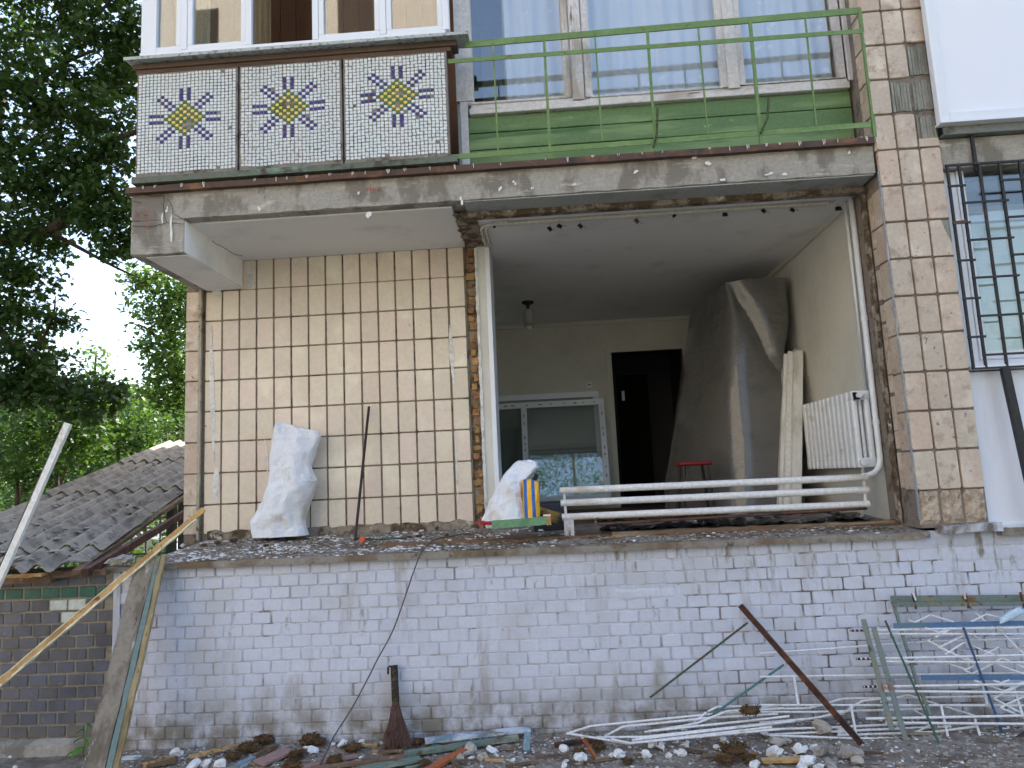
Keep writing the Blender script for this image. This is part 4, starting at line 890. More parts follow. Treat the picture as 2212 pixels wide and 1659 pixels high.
# --- rusty angle iron and loose rods
M_RUST = mat("rusty_iron", (78, 52, 44), [((110, 70, 48), 12, .5, .64), ((50, 38, 36), 8, .5, .64)], rough=.85, bump=.6, bs=80)
p, q = at(1598, 1308, -.055), at(1861, 1616, -.46); q.z = ground_z(q.x, q.y)+.012
ai = empty("angle_iron", q, "rusty angle iron leaning on the painted plinth", "iron bar")
MB().bar(p, q, .032, .005, up=(0, 1, .4), seg=16, jit=.001).build("flange", M_RUST, ai); o_ = Vector((.014, -.012, .010)); MB().bar(p+o_, q+o_, .005, .028, up=(0, 1, .4), seg=16, jit=.001).build("flange", M_RUST, ai)
def rebar(mb, pts, r=.006, seg=40, n=6):
    pts = [Vector(p) for p in pts]
    for a, b in zip(pts, pts[1:]):
        L = (b-a).length; k = max(2, int(L/.014)); mb.tube([a.lerp(b, i/k) for i in range(k+1)], [r*(1.0 if i % 2 else 1.22) for i in range(k+1)], n)
    return mb
M_GROD = mat("green_brown_rebar", (60, 92, 76), [((92, 74, 56), 6, .45, .6), ((50, 60, 54), 20, .55, .65)], rough=.8, bump=.2); M_TEAL = mat("teal_rebar", (74, 116, 118), [((60, 84, 84), 8, .5, .65)], rough=.7, bump=.2)
rebar(MB(), [at(1615, 1345, -.085), at(1404, 1507, -.10)], .0065).build("rebar_rod", M_GROD, label="green and rust-brown rebar rod sticking out from the angle iron", cat="rod")
rebar(MB(), [at(1693, 1436, -.13), at(1488, 1580, -.19)], .0065).build("rebar_rod", M_TEAL, label="teal rebar rod resting on the heap of bent white rebar", cat="rod")

# ================================================================== dismantled grilles on the right
def c8(x, y): return (3000+x/2.0136)/1.82278, (2200+y/2.0136)/1.82278
def g8(x, y, Y): a, b = c8(x, y); return at(a, b, Y)
M_WBAR = mat("white_rebar", (220, 220, 222), [((188, 178, 164), 7, .55, .68), ((140, 96, 66), 9, .68, .73)], rough=.6, bump=.2)
M_BLUEM = mat("blue_flat_bar", (84, 116, 154), [((98, 124, 140), 6, .5, .66, (.4, 1, 1)), ((120, 84, 62), 14, .66, .71)], rough=.5, bump=.3)
M_TEALM = mat("worn_teal_iron", (112, 124, 118), [((130, 128, 104), 7, .48, .62), ((132, 84, 54), 9, .58, .66), ((74, 74, 72), 14, .58, .66)], rough=.65, bump=.4)
ga = empty("grille_frame", g8(1500, 1510, -.32), "blue angle-iron window grille with white diamond pattern leaning on the plinth", "grille", "dismantled grilles")
YA = lambda y: -.085-.24*max(0, (y-300))/1200
def A(x, y, d=0): return g8(x, y, YA(y)+d)
MB().bar(A(1022, 325), A(2170, 315), .05, .006, up=(0, 1, 0)).build("top_angle", M_TEALM, ga); MB().bar(A(1045, 362, -.02), A(2170, 352, -.02), .028, .035, up=(0, 1, 0)).build("top_flange", M_TEALM, ga)
MB().bar(A(1040, 345), A(1215, 935), .018, .018, up=(0, 1, 0)).build("post", M_TEALM, ga); MB().bar(A(1215, 935), A(1435, 1490), .020, .018, up=(0, 1, 0)).build("post", M_TEALM, ga)
for x0, y0, x1, y1 in ((1045, 531, 2170, 508), (1265, 944, 2170, 940), (1487, 1516, 2170, 1508)): MB().bar(A(x0, y0, -.012), A(x1, y1, -.012), .030, .006, up=(0, 1, 0)).build("flat_bar", M_BLUEM, ga)
MB().tube([A(1598, 545, -.025), A(1945, 1480, -.025)], .008, 8).build("blue_rod", mat("dark_blue_rod", (44, 76, 112), rough=.5), ga)
for x, y in ((1205, 330), (1622, 325), (2060, 320)): rebar(MB(), [A(x-12, y-55, -.03), A(x+18, y+70, -.03)], .007).build("stub", M_RUST, ga)
MB().bar(A(1195, 273, -.034), A(1218, 330, -.034), .010, .012, up=(0, 1, 0)).build("white_stub", M_WBAR, ga); MB().bar(A(1605, 270, -.034), A(1612, 320, -.034), .010, .012, up=(0, 1, 0)).build("white_stub", M_WBAR, ga)
for pts in ([(1165, 487), (1215, 505), (1335, 445), (1520, 503)], [(1660, 500), (1780, 440), (1900, 470)], [(1695, 430), (1775, 498)], [(1400, 706), (1640, 590), (1882, 700), (1662, 812), (1400, 706)], [(1320, 652), (1505, 552)], [(1320, 652), (1610, 800), (1690, 775)], [(1290, 545), (1405, 585), (1500, 548)],
            [(1605, 885), (1680, 850)], [(1605, 885), (1665, 912), (1840, 828), (2078, 915)], [(1450, 760), (1600, 665), (1900, 785), (2078, 860)], [(1740, 880), (1900, 790)], [(1840, 1108), (2078, 985)], [(1840, 1108), (2078, 1235)], [(1680, 965), (1925, 1050), (2078, 975)], [(1890, 1180), (2078, 1090)], [(1890, 1180), (2078, 1262)], [(1860, 540), (2078, 760)], [(1830, 965), (1900, 985), (1960, 960)], [(1480, 830), (1620, 880)]):
    MB().tube([A(x, y, -.008) for x, y in pts], .0064, 6).build("diamond_rod", M_WBAR, ga)
gb = empty("grille_frame", g8(1100, 1475, -.42), "white rebar grille with two worn teal flat uprights, in front of the blue one", "grille", "dismantled grilles")
YB = lambda y: -.12-.26*max(0, (y-450))/1000
def B(x, y, d=0): return g8(x, y, YB(y)+d)
for x0, y0, x1, y1 in ((805, 480, 1032, 1360), (885, 540, 1152, 1476)): MB().bar(B(x0, y0, -.012), B(x1, y1, -.012), .032, .006, up=(0, 1, 0), seg=6).build("flat_upright", M_TEALM, gb)
for x0, y0, x1, y1 in ((700, 570, 2150, 544), (835, 597, 2150, 597), (750, 795, 2150, 762), (850, 815, 2150, 822), (805, 1015, 2150, 993), (930, 1050, 2150, 1060), (825, 1268, 2150, 1243), (980, 1300, 2150, 1310)): rebar(MB(), [B(x0, y0), B(x1, y1)], .0068).build("rebar", M_WBAR, gb)
for x0, y0, x1 in ((700, 570, 810), (750, 795, 860), (805, 1015, 920)): MB().tube([B(x0-2, y0), B(x1, y0-2)], .0078, 6).build("rusty_end", M_RUST, gb)
gc = empty("grille_frame", g8(700, 1430, -.40), "long white rebar grille with short uprights lying along the foot of the plinth", "grille", "dismantled grilles")
YC = lambda y: -.06-.30*max(0, (y-650))/800
def C_(x, y, d=0): return g8(x, y, YC(y)+d)
for pts in ([(-20, 752), (1330, 655), (2150, 630)], [(-20, 936), (2150, 905)], [(-10, 1160), (2150, 1162)], [(60, 1400), (740, 1425), (2150, 1425)], [(1060, 1466), (2150, 1478)]): rebar(MB(), [C_(x, y) for x, y in pts], .0062).build("rebar", M_WBAR, gc)
for x0, y0, x1, y1 in ((255, 935, 290, 1162), (705, 1165, 752, 1415), (1420, 1165, 1475, 1410), (1690, 1270, 1755, 1490), (1735, 940, 1790, 1160), (2000, 1030, 2075, 1260)): rebar(MB(), [C_(x0, y0, -.01), C_(x1, y1, -.01)], .007).build("upright", M_WBAR, gc)
rebar(MB(), [g8(978, 490, -.16), g8(1478, 1632, -.50)], .006).build("rebar_rod", mat("green_rebar", (58, 94, 74), [((70, 74, 60), 9, .5, .65)], rough=.75, bump=.2), label="green rebar rod leaning over the white grille, foot on the ground", cat="rod")
rebar(MB(), [g8(985, 1540, -.46), g8(1460, 1585, -.50), g8(2150, 1640, -.58)], .007).build("rebar_rod", M_TEAL, label="teal rebar rod lying flat on the ground before the grilles", cat="rod")
rebar(MB(), [g8(1470, 1570, -.48), g8(1700, 1595, -.52), g8(2150, 1600, -.54)], .007).build("rebar_rod", M_GROD, label="green-brown rebar rod lying flat under the blue flat bar", cat="rod")
MB().tube([g8(2180, 1330, -.35), g8(1915, 1485, -.42)], .012, 8).build("dark_pipe", M_DARKM, label="short dark pipe slanting at the foot of the blue grille", cat="pipe")
# heap of bent white rebar frames
def c7(x, y): return (2000+x/2.212)/1.82278, (2300+y/2.212)/1.82278
def h7(x, y, Y): a, b = c7(x, y); return at(a, b, Y)
hp = empty("bent_grille", h7(1100, 1360, -.3), "flattened grille of bent white rebar lying before the plinth", "grille", "dismantled grilles")
for pts, Y in (([(-40, 1195), (380, 1185), (640, 1110), (2150, 1085)], -.13), ([(-20, 1330), (640, 1228), (790, 1130), (940, 1108)], -.2), ([(-30, 1215), (420, 1215), (1300, 1190)], -.18), ([(60, 1352), (600, 1335), (1300, 1300)], -.25), ([(-20, 1300), (420, 1265), (700, 1200)], -.23), ([(40, 1395), (900, 1355), (1500, 1330)], -.27), ([(600, 1400), (1350, 1375), (1700, 1330)], -.3), ([(940, 1135), (1160, 1080), (1660, 1240)], -.14), ([(1190, 1190), (1300, 1255)], -.2), ([(1200, 1385), (1330, 1320)], -.25), ([(1420, 1160), (1700, 1250)], -.15)):
    PP = []
    for x, y in pts:
        p = g8(x, y, Y); g = ground_z(p.x, p.y)+.010
        PP.append(p if p.z > g else az(*c8(x, y), g))
    rebar(MB(), PP, .0064).build("rebar", M_WBAR, hp)
heap = [([(510, 1305), (722, 1236), (1900, 1120), (2400, 1080)], -.16), ([(520, 1300), (1050, 1388), (2300, 1245)], -.34), ([(840, 1328), (1002, 1242), (1760, 1165), (2350, 1130)], -.20), ([(770, 1335), (1200, 1330), (2300, 1210)], -.30), ([(900, 1350), (1060, 1385), (2400, 1260)], -.36), ([(1190, 1290), (1640, 1215), (1900, 1110), (2350, 1060)], -.22), ([(1230, 1280), (2100, 1190), (2450, 1150)], -.26), ([(1080, 1360), (2500, 1190)], -.31), ([(1740, 1110), (1820, 1070), (2300, 1055)], -.14), ([(1600, 1225), (1730, 1115)], -.18)]
for i, (pts, Y) in enumerate(heap):
    P7 = []
    for x, y in pts:
        p = h7(x, y, Y); g = ground_z(p.x, p.y)+.010
        if p.z < g: p = az(*c7(x, y), g)
        P7.append(p)
    rebar(MB(), P7, .0066).build("rebar", M_WBAR, hp)
# face mask hanging on the grille
mk = MB(); G = []
for j in range(7): G.append([A(1885+175*i/8+(-22+j*8)*(i/8), 505-95*i/8+(j-3)*(11-4*abs(i-4)/4)-8, -.06-.012*sin(pi*i/8)*sin(pi*j/6)) for i in range(9)])
mk.grid(G); o = mk.build("face_mask", mat("pale_blue_mask", (190, 210, 226), rough=.9, bump=.3, bs=60), smooth=True, label="pale blue disposable face mask hanging on the grille", cat="face mask"); o.modifiers.new("s", 'SOLIDIFY').thickness = .002

# ================================================================== rubble
M_PLW = mat("white_plaster_chunk", (222, 222, 222), [((196, 190, 182), 16, .5, .65)], rough=.95, bump=.5, bs=50, rnd=.05)
M_PLG = mat("grey_mortar_chunk", (164, 158, 150), [((128, 118, 108), 16, .5, .65)], rough=.95, bump=.6, bs=50, rnd=.1)
def chunk(m, name, s=1):
    bm = bmesh.new(); bmesh.ops.create_icosphere(bm, subdivisions=2, radius=1); q = R(0, 50)
    for v in bm.verts:
        n = v.co.normalized(); f = .75+.5*fbm(n.x*1.2+q, n.y*1.2, n.z*1.2)+.25*fbm(n.x*3+q, n.y*3, n.z*3); v.co = Vector((n.x*1.0, n.y*.8, n.z*.62))*f
        for ax_ in range(3): v.co[ax_] = max(-.72, min(.72, v.co[ax_]))
    me = bpy.data.meshes.new(name); bm.to_mesh(me); bm.free(); me.materials.append(m); return me
CW = [chunk(M_PLW, "plaster_chunk") for _ in range(6)]; CG = [chunk(M_PLG, "mortar_chunk") for _ in range(6)]
def lay(a, b, s, me, name, label, cat, group):
    p = az(a, b, .19)
    for _ in range(3): p = az(a, b, ground_z(p.x, p.y)+s*.4)
    inst(random.choice(me), name, p, rot=(R(-.5, .5), R(-.5, .5), R(0, 6)), scale=(s*R(.8, 1.3), s*R(.8, 1.2), s*R(.7, 1.)), label=label, cat=cat, group=group)
gw = "white plaster chunk lying on the ground before the plinth"; gg = "grey mortar lump lying on the ground before the plinth"
for x, y, s in ((490, 1440, 44), (632, 1515, 50), (965, 1480, 44), (905, 1495, 26), (1205, 1480, 46), (1155, 1495, 22), (1255, 1395, 40), (1330, 1410, 40), (1400, 1490, 30), (1515, 1470, 36), (1820, 1425, 26), (1885, 1360, 40), (40, 1535, 24), (2150, 1570, 40), (490, 1580, 20), (820, 1495, 14), (1460, 1460, 22), (500, 1545, 18), (1560, 1390, 24), (1060, 1420, 16)):
    lay(*c7(x, y), s/2.212/1.82*.0033*1.5, CW, "plaster_chunk", gw, "plaster chunk", "plaster chunks on the ground")
def c6(x, y): return (1000+x/2.212)/1.82278, (2300+y/2.212)/1.82278
for x, y, s in ((775, 1385, 44), (515, 1445, 40), (455, 1430, 26), (940, 1380, 30), (1895, 1515, 24), (690, 1390, 20), (2075, 1445, 40), (1650, 1390, 12), (930, 1510, 16), (1115, 1385, 14)): lay(*c6(x, y), s/2.212/1.82*.0033*1.45, CW, "plaster_chunk", gw, "plaster chunk", "plaster chunks on the ground")
for x, y, s in ((1890, 1435, 60), (1850, 1480, 40), (1800, 1515, 44), (1990, 1505, 46), (1960, 1470, 34), (60, 1365, 40), (450, 1360, 30)): lay(*c6(x, y), s/2.212/1.82*.0033*1.35, CG, "mortar_chunk", gg, "mortar lump", "mortar lumps on the ground")
for x, y, s in ((100, 1530, 60), (365, 1610, 56), (320, 1650, 40), (450, 1650, 40), (20, 1380, 34), (300, 1505, 50), (640, 1365, 46), (410, 1495, 30), (930, 1553, 14), (1235, 1525, 20)): lay(*c8(x, y), s/2.0136/1.82*.0033*1.35, CW, "plaster_chunk", gw, "plaster chunk", "plaster chunks on the ground")
for x, y, s in ((460, 1525, 52), (700, 1540, 74), (760, 1600, 50), (130, 1450, 44), (480, 1345, 80), (200, 1440, 40), (545, 1630, 48), (90, 1440, 40)): lay(*c8(x, y), s/2.0136/1.82*.0033*1.35, CG, "mortar_chunk", gg, "mortar lump", "mortar lumps on the ground")
def c2(x, y): return (x/2.011)/1.82278, (2200+y/2.011)/1.82278
for x, y, s in ((1400, 1535, 44), (1525, 1640, 50), (1630, 1620, 40), (1740, 1630, 50), (80, 1570, 14), (2050, 1440, 30), (120, 1650, 24)): lay(*c2(x, y), s/2.011/1.82*.0033*1.35, CW, "plaster_chunk", gw, "plaster chunk", "plaster chunks on the ground")
# planks and offcuts
M_OLDB = mat("old_brown_wood", (118, 96, 76), [((88, 70, 54), 8, .45, .6, (.3, .3, 1)), ((168, 138, 104), 14, .58, .68)], rough=.9, bump=.6)
M_PBLUE = mat("peeling_blue_board", (116, 138, 148), [((196, 204, 214), 6, .48, .6, (.4, .4, 1)), ((110, 96, 78), 10, .56, .66, (.4, .4, 1))], rough=.85, bump=.5)
M_PGREEN = mat("grey_green_board", (104, 122, 112), [((150, 150, 136), 7, .5, .62, (.3, .3, 1)), ((88, 76, 60), 10, .56, .66)], rough=.85, bump=.5)
M_ORB = mat("orange_brown_plank", (166, 92, 56), [((134, 72, 46), 8, .5, .62)], rough=.75, bump=.3)
M_PINKB = mat("faded_pink_board", (150, 122, 116), [((120, 96, 88), 6, .5, .64, (.3, .3, 1))], rough=.85, bump=.4)
def plank(p0, p1, cf, w, th, m, name, label, lift=.012, cat="plank", group=None, up0=0, up1=0):
    def g(c, u):
        a, b = cf(*c); p = az(a, b, .19)
        for _ in range(3): p = az(a, b, ground_z(p.x, p.y)+lift+u)
        return p
    MB().bar(g(p0, up0), g(p1, up1), w, th, seg=10, jit=.002).build(name, m, label=label, cat=cat, group=group)
plank((1490, 1365), (2400, 1260), c6, .075, .018, M_PBLUE, "blue_plank", "plank with peeling pale blue paint lying against the plinth foot", .05)
plank((1310, 1480), (2300, 1335), c6, .05, .025, M_PGREEN, "green_plank", "grey-green plank with splintered end under the blue plank", .03)
plank((1480, 1640), (1840, 1440), c6, .055, .018, M_ORB, "orange_plank", "orange-brown painted plank poking out of the rubble", .02)
plank((420, 1600), (900, 1490), c6, .05, .012, M_PINKB, "grey_lath", "pale grey lath beside the cable on the ground", .015)
plank((500, 1610), (1330, 1500), c6, .06, .014, M_OLDB, "brown_lath", "brown lath in the middle of the rubble", .02)
plank((900, 1620), (1450, 1520), c6, .07, .016, M_PGREEN, "green_plank", "blue-green plank at the front of the plank heap", .03)
plank((40, 1560), (300, 1450), c6, .12, .016, M_PINKB, "pink_board", "faded pink board lying flat left of the twig broom", .02)
plank((0, 1450), (200, 1400), c6, .03, .014, M_OLDB, "wood_splinter", "wood splinter with ragged end near the pink board", .02)
plank((1720, 1520), (1830, 1640), c6, .03, .01, M_OLDB, "wood_splinter", "thin brown stick beside the orange plank", .025)
plank((1130, 1640), (1400, 1570), c2, .05, .02, M_SPL, "wood_splinter", "yellow splintered wood by the foot of the wide board", .02)
plank((1500, 1570), (1880, 1475), c2, .03, .015, M_SPL, "wood_splinter", "pale split lath lying behind the plaster chunks", .03)
plank((1120, 1630), (1400, 1590), c2, .09, .02, M_OLDB, "rotten_board", "rotten brown board by the foot of the wide board", .02)
plank((2010, 1560), (2190, 1480), c2, .03, .02, M_OLDB, "wood_splinter", "split brown stick by the wool clumps", .03)
plank((960, 1580), (1110, 1570), c2, .05, .012, M_PBLUE, "blue_offcut", "small pale blue offcut beside the wide board", .012)
plank((1870, 1650), (2010, 1580), c2, .035, .03, M_PBLUE, "blue_offcut", "blocky offcut with blue side and raw end near the pink board", .02)
plank((405, 1400), (860, 1340), c7, .035, .02, M_RUST, "brown_channel", "brown metal strip half buried by the wool", .015)
plank((0, 1600), (320, 1590), c8, .06, .012, M_SPL, "pale_lath", "pale broken lath before the angle iron foot", .02)
p = h7(172, 1290, -.19); q = h7(160, 1490, -.33); q.z = ground_z(q.x, q.y)+.005; MB().bar(p, q, .042, .03, up=(0, 1, 0), seg=6, jit=.002).build("blue_offcut", M_PBLUE, label="short board stub with peeling white and blue paint standing by the plinth", cat="plank")
p = h7(660, 1350, -.40); q = h7(775, 1530, -.50); MB().tube([p, q], .013, 8).build("rusty_rod", mat("orange_rust", (150, 90, 46), [((110, 64, 36), 20, .5, .6)], rough=.95, bump=.8), label="short orange rusty rod stuck in the ground", cat="rod")
for i in range(46):
    x = R(-2.7, .6) if i < 36 else R(.6, 3.2); y = R(-.62, -.10); l = R(.05, .22); a = R(-.6, .6); z = ground_z(x, y)+R(.006, .03); dv = Vector((cos(a), sin(a)*.6, R(-.06, .10)))*l
    MB().bar(Vector((x, y, z)), Vector((x, y, z))+dv, R(.012, .035), R(.006, .014), seg=4, jit=.002, tap=R(.4, 1)).build("wood_splinter", random.choice((M_OLDB, M_SPL, M_OLDB, M_PGREEN, M_OLDW)), label="broken wood splinter among the rubble on the ground", cat="splinter", group="wood splinters in the rubble")
# mineral wool clumps
M_WOOL = mat("brown_wool", (92, 70, 44), [((64, 48, 32), 30, .5, .6), ((122, 96, 60), 18, .58, .68)], rough=1., bump=.3)
def wool(name, p, r, n, label, cat="wool", group="clumps of brown mineral wool", fl=.42):
    mb = MB(); q = R(0, 20)
    for i in range(n):
        d = Vector((R(-1, 1), R(-1, 1), R(-.7, 1))); d.normalize(); k = R(.35, 1)*(.75+.4*fbm(d.x*2+q, d.y*2, d.z*2)); c = Vector(p)+Vector((d.x*r, d.y*r*.8, d.z*r*fl))*k
        t1 = Vector((R(-1, 1), R(-1, 1), R(-.8, .8)))*r*R(.12, .34); t2 = Vector((R(-1, 1), R(-1, 1), R(-1, 1)))*r*.035
        mb.add([c-t1-t2, c-t1+t2, c+t2*1.3+Vector((0, 0, r*.03)), c-t2*1.3, c+t1], [(0, 1, 2, 3), (3, 2, 4)])
    nv = len(mb.v); bm = bmesh.new(); bmesh.ops.create_icosphere(bm, subdivisions=2, radius=r*.66)
    mb.add([(v.co.x+p[0], v.co.y*.8+p[1], v.co.z*fl+p[2]) for v in bm.verts], [[v.index for v in f.verts] for f in bm.faces]); bm.free()
    mb.build(name, M_WOOL, label=label, cat=cat, group=group)
wl = "clump of brown mineral wool among the rubble on the ground"
for cf, x, y, s in ((c7, 790, 1410, 50), (c7, 620, 1455, 45), (c7, 1960, 1440, 95), (c7, 1900, 1520, 70), (c7, 2110, 1100, 75), (c7, 1045, 1540, 40), (c7, 2100, 1520, 50), (c6, 90, 1350, 80), (c6, 500, 1350, 85), (c6, 560, 1370, 60), (c6, 370, 1480, 60), (c6, 330, 1570, 70), (c6, 860, 1425, 70), (c6, 1430, 1370, 50), (c6, 1480, 1555, 45), (c6, 700, 1530, 60), (c6, 1200, 1440, 55), (c2, 1960, 1490, 80), (c2, 1850, 1560, 60)):
    a, b = cf(x, y); p = az(a, b, .19); r = s/2.212/1.82*.0031*1.55
    for _ in range(3): p = az(a, b, ground_z(p.x, p.y)+r*.45)
    if (x, y) == (2110, 1100): p = at(a, b, -.3)
    wool("wool_clump", p, r, 330, wl if (x, y) != (2110, 1100) else "dark clump of mineral wool caught on the white rebar heap")
# loose crumbs
def crumbs(n, xr, yr, zf, sz, m, name, label, flat=.6, dens=None):
    mb = MB()
    for i in range(n):
        x, y = R(*xr), R(*yr)
        if dens and R(0, 1) > dens(x, y): continue
        s = sz*R(.35, 1)**1.6*1.2; z = zf(x, y)-s*.1; a = R(0, 6.3); ca, sa = cos(a), sin(a); w, d, h = s*R(.6, 1.4), s*R(.4, 1), s*flat*R(.4, 1.)
        vs = [(-w, -d, 0), (w, -d*R(.4, 1), 0), (w*R(.5, 1), d, 0), (-w*R(.5, 1), d, 0), (-w*.7, -d*.6, h), (w*R(.3, .8), -d*.5, h*R(.6, 1)), (w*.5, d*.7, h), (-w*.5, d*.6, h*R(.5, 1))]
        mb.add([(x+u*ca-v*sa, y+u*sa+v*ca, z+hh) for u, v, hh in vs], [(4, 5, 6, 7), (0, 1, 5, 4), (1, 2, 6, 5), (2, 3, 7, 6), (3, 0, 4, 7)])
    mb.build(name, m, kind="stuff", label=label, cat="rubble", origin=(0, 0, 0))
dn = lambda x, y: max(.12, min(1, .5+.9*fbm(x*1.6, y*2.5, 9)))
crumbs(3600, (-3.2, 3.6), (-.95, -.02), ground_z, .011, M_PLW, "plaster_crumbs", "white plaster crumbs strewn over the ground before the plinth", dens=dn)
crumbs(6000, (-3.2, 3.6), (-.95, -.01), ground_z, .015, M_PLG, "mortar_crumbs", "grey mortar crumbs strewn over the ground before the plinth")
crumbs(2200, (-2.9, 1.2), (-.8, -.01), ground_z, .022, M_OLDB, "wood_chips", "brown wood chips strewn over the ground before the plinth", .2, lambda x, y: max(.1, min(1, .9-.4*(x+2)))*dn(x, y))
dl = lambda x, y: deck_z(x, y)+.004+.018*max(0, fbm(x*2.3, y*4, 4))
d1 = lambda x, y: (.8 if x < -1.0 else .35 if x < 0 else .04)*(1 if y < .75 else .6)*max(.04, min(1, .28+1.7*fbm(x*2.6, y*5, 1)))
crumbs(7000, (-2.97, 2.4), (-.03, 1.0), dl, .016, M_PLW, "plaster_crumbs", "white plaster crumbs over the deck", dens=d1)
crumbs(4200, (-2.97, 2.4), (-.03, 1.0), dl, .013, M_PLG, "mortar_crumbs", "grey mortar crumbs over the deck", dens=lambda x, y: .75 if (x < -.4 or y < .3) else 0)
M_DIRT = mat("brown_dirt_chips", (126, 107, 88), [((94, 76, 60), 20, .45, .6), ((150, 128, 96), 26, .6, .7)], rough=1., bump=.5)
crumbs(13000, (-2.9, 2.42), (-.03, 1.0), dl, .013, M_DIRT, "dirt_chips", "brown dirt and wood chips over the deck", .35, lambda x, y: (.6 if x < -.5 else (1 if .04 < y < .36 else .45 if y < .30 else 0))*max(.3, min(1, .8+.6*fbm(x*2, y*3, 6))))
crumbs(5000, (-3.2, 3.6), (-.95, -.01), ground_z, .016, M_DIRT, "dirt_chips", "brown dirt and wood chips over the ground before the plinth", .4, dn)
# pieces one can tell apart on the deck
def dlay(a, b, s, me, name, label, cat, group):
    p = az(a, b, 1.44)
    for _ in range(4): p = az(a, b, deck_z(p.x, min(1., p.y))+s*.35)
    inst(random.choice(me), name, p, rot=(R(-.4, .4), R(-.4, .4), R(0, 6)), scale=(s*R(.9, 1.3), s, s*.7), label=label, cat=cat, group=group)
for a, b, s in ((452, 1162, .04), (395, 1178, .035), (420, 1190, .022), (500, 1190, .02), (700, 1160, .025), (590, 1165, .03), (640, 1178, .022), (730, 1165, .026), (805, 1185, .015), (860, 1180, .018), (540, 1196, .018), (468, 1200, .016), (1200, 1168, .018), (1370, 1168, .02), (1175, 1140, .014)):
    dlay(a, b, s, CW, "plaster_chunk", "white plaster chunk lying on the deck", "plaster chunk", "plaster chunks on the deck")
for a, b, s in ((1010, 1140, .035), (1028, 1136, .03), (990, 1150, .02), (660, 1168, .02), (1935, 1132, .03), (1945, 1138, .02), (1890, 1120, .022)): dlay(a, b, s, CG, "mortar_chunk", "grey mortar lump lying on the deck", "mortar lump", "mortar lumps on the deck")
for a, b, r in ((940, 1142, .045), (905, 1158, .04), (885, 1160, .03), (505, 1168, .05), (470, 1172, .04), (575, 1178, .035), (440, 1178, .035), (965, 1156, .025)):
    p = az(a, b, 1.46); p = az(a, b, deck_z(p.x, min(.9, p.y))+r*.3); wool("wool_clump", p, r, 160, "clump of brown wool lying on the deck", group="clumps of brown wool on the deck", fl=.45)
def dplank(a0, b0, a1, b1, w, th, m, name, label, cat="plank", group=None, h=.012):
    def g(a, b):
        p = az(a, b, 1.45)
        for _ in range(4): p = az(a, b, deck_z(p.x, min(1., max(-.04, p.y)))+h)
        return p
    MB().bar(g(a0, b0), g(a1, b1), w, th, seg=8, jit=.002).build(name, m, label=label, cat=cat, group=group)
M_GBEAM = mat("green_painted_beam", (112, 150, 112), [((92, 132, 96), 8, .5, .64), ((120, 84, 56), 12, .66, .71)], rough=.7, bump=.3)
p, q = at(1062, 1133, .12), at(1180, 1124, .16); gbm = empty("green_beam", p, "green painted beam offcut with raw end lying before the sacks", "beam")
MB().bar(p, q, .06, .055, seg=8, jit=.003).build("painted_length", M_GBEAM, gbm); MB().bar(q, q+(q-p)*.08, .06, .065, seg=2, jit=.003).build("raw_end", M_SPL, gbm); MB().bar(q+Vector((-.02, .0, .036)), q+(q-p)*.08+Vector((0, 0, .036)), .05, .01).build("white_cap", M_DRIP, gbm)
dplank(1110, 1170, 1182, 1160, .075, .02, M_OLDB, "wood_offcut", "flat brown offcut before the green beam at the deck edge", "offcut", h=.016)
dplank(1208, 1163, 1240, 1160, .05, .015, M_OLDB, "wood_offcut", "small brown offcut right of the flat one on the deck", "offcut", h=.014)
dplank(1130, 1143, 1190, 1137, .02, .012, M_SPL, "wood_splinter", "pale splinter lying against the green beam", "splinter")
dplank(1320, 1160, 1400, 1150, .025, .01, M_SPL, "wood_splinter", "pale split stick on the deck below the brown pipe", "splinter")
dplank(680, 1176, 735, 1150, .05, .02, M_PLG, "grey_lath", "short grey lath on the deck by the tall sack", "lath")
dplank(900, 1170, 1005, 1152, .06, .02, M_PGREEN, "grey_plank", "grey plank lying along the deck under the cable", h=.016)
dplank(1690, 1134, 1760, 1128, .02, .01, M_SPL, "wood_splinter", "short pale splinter on the deck near the pillar", "splinter")
# plaster and board pieces at the broken deck corner
p = at(270, 1212, .0); MB().box((-3.18, -.03, 1.36), (-3.0, .5, 1.405), jit=.02).build("broken_deck_corner", M_CONC2, BLD)
p = at(262, 1207, .05); MB().box((p.x-.09, p.y-.04, p.z-.02), (p.x+.05, p.y+.06, p.z+.004), jit=.018).box((p.x-.02, p.y-.06, p.z-.012), (p.x+.09, p.y+.02, p.z+.016), jit=.018).build("plaster_slab", M_PLG, label="flat white plaster slab at the broken deck corner", cat="plaster chunk", group="plaster chunks on the deck")
# leafy weed
wd_ = empty("weed", (-3.32, -.09, ground_z(-3.3)), "small green weed growing at the foot of the grey brick wall", "weed")
M_WEED = mat("weed_leaf", (84, 130, 52), rough=.6, bump=.1); MB().tube([(-3.32, -.08, .12), (-3.30, -.09, .24), (-3.29, -.08, .36)], .004, 5).build("stem", M_WEED, wd_)
mb = MB()
for z, a, l in ((.20, 3.4, .13), (.22, 4.6, .12), (.27, 2.6, .09), (.26, 5.6, .08), (.33, 3.8, .07), (.36, 1.5, .05)):
    b = Vector((-3.30, -.085, z)); d = Vector((cos(a), .5*sin(a)-.2, -.15)).normalized(); s = d.cross(Vector((0, 0, 1))).normalized()
    mb.add([b, b+d*l*.35+s*l*.24+Vector((0, 0, .012)), b+d*l*.75+s*l*.16, b+d*l-Vector((0, 0, .02)), b+d*l*.75-s*l*.16, b+d*l*.35-s*l*.24+Vector((0, 0, .012)), b+d*l*.5], [(0, 6, 1), (1, 6, 2), (2, 6, 3), (3, 6, 4), (4, 6, 5), (5, 6, 0)])
mb.build("leaves", M_WEED, wd_)

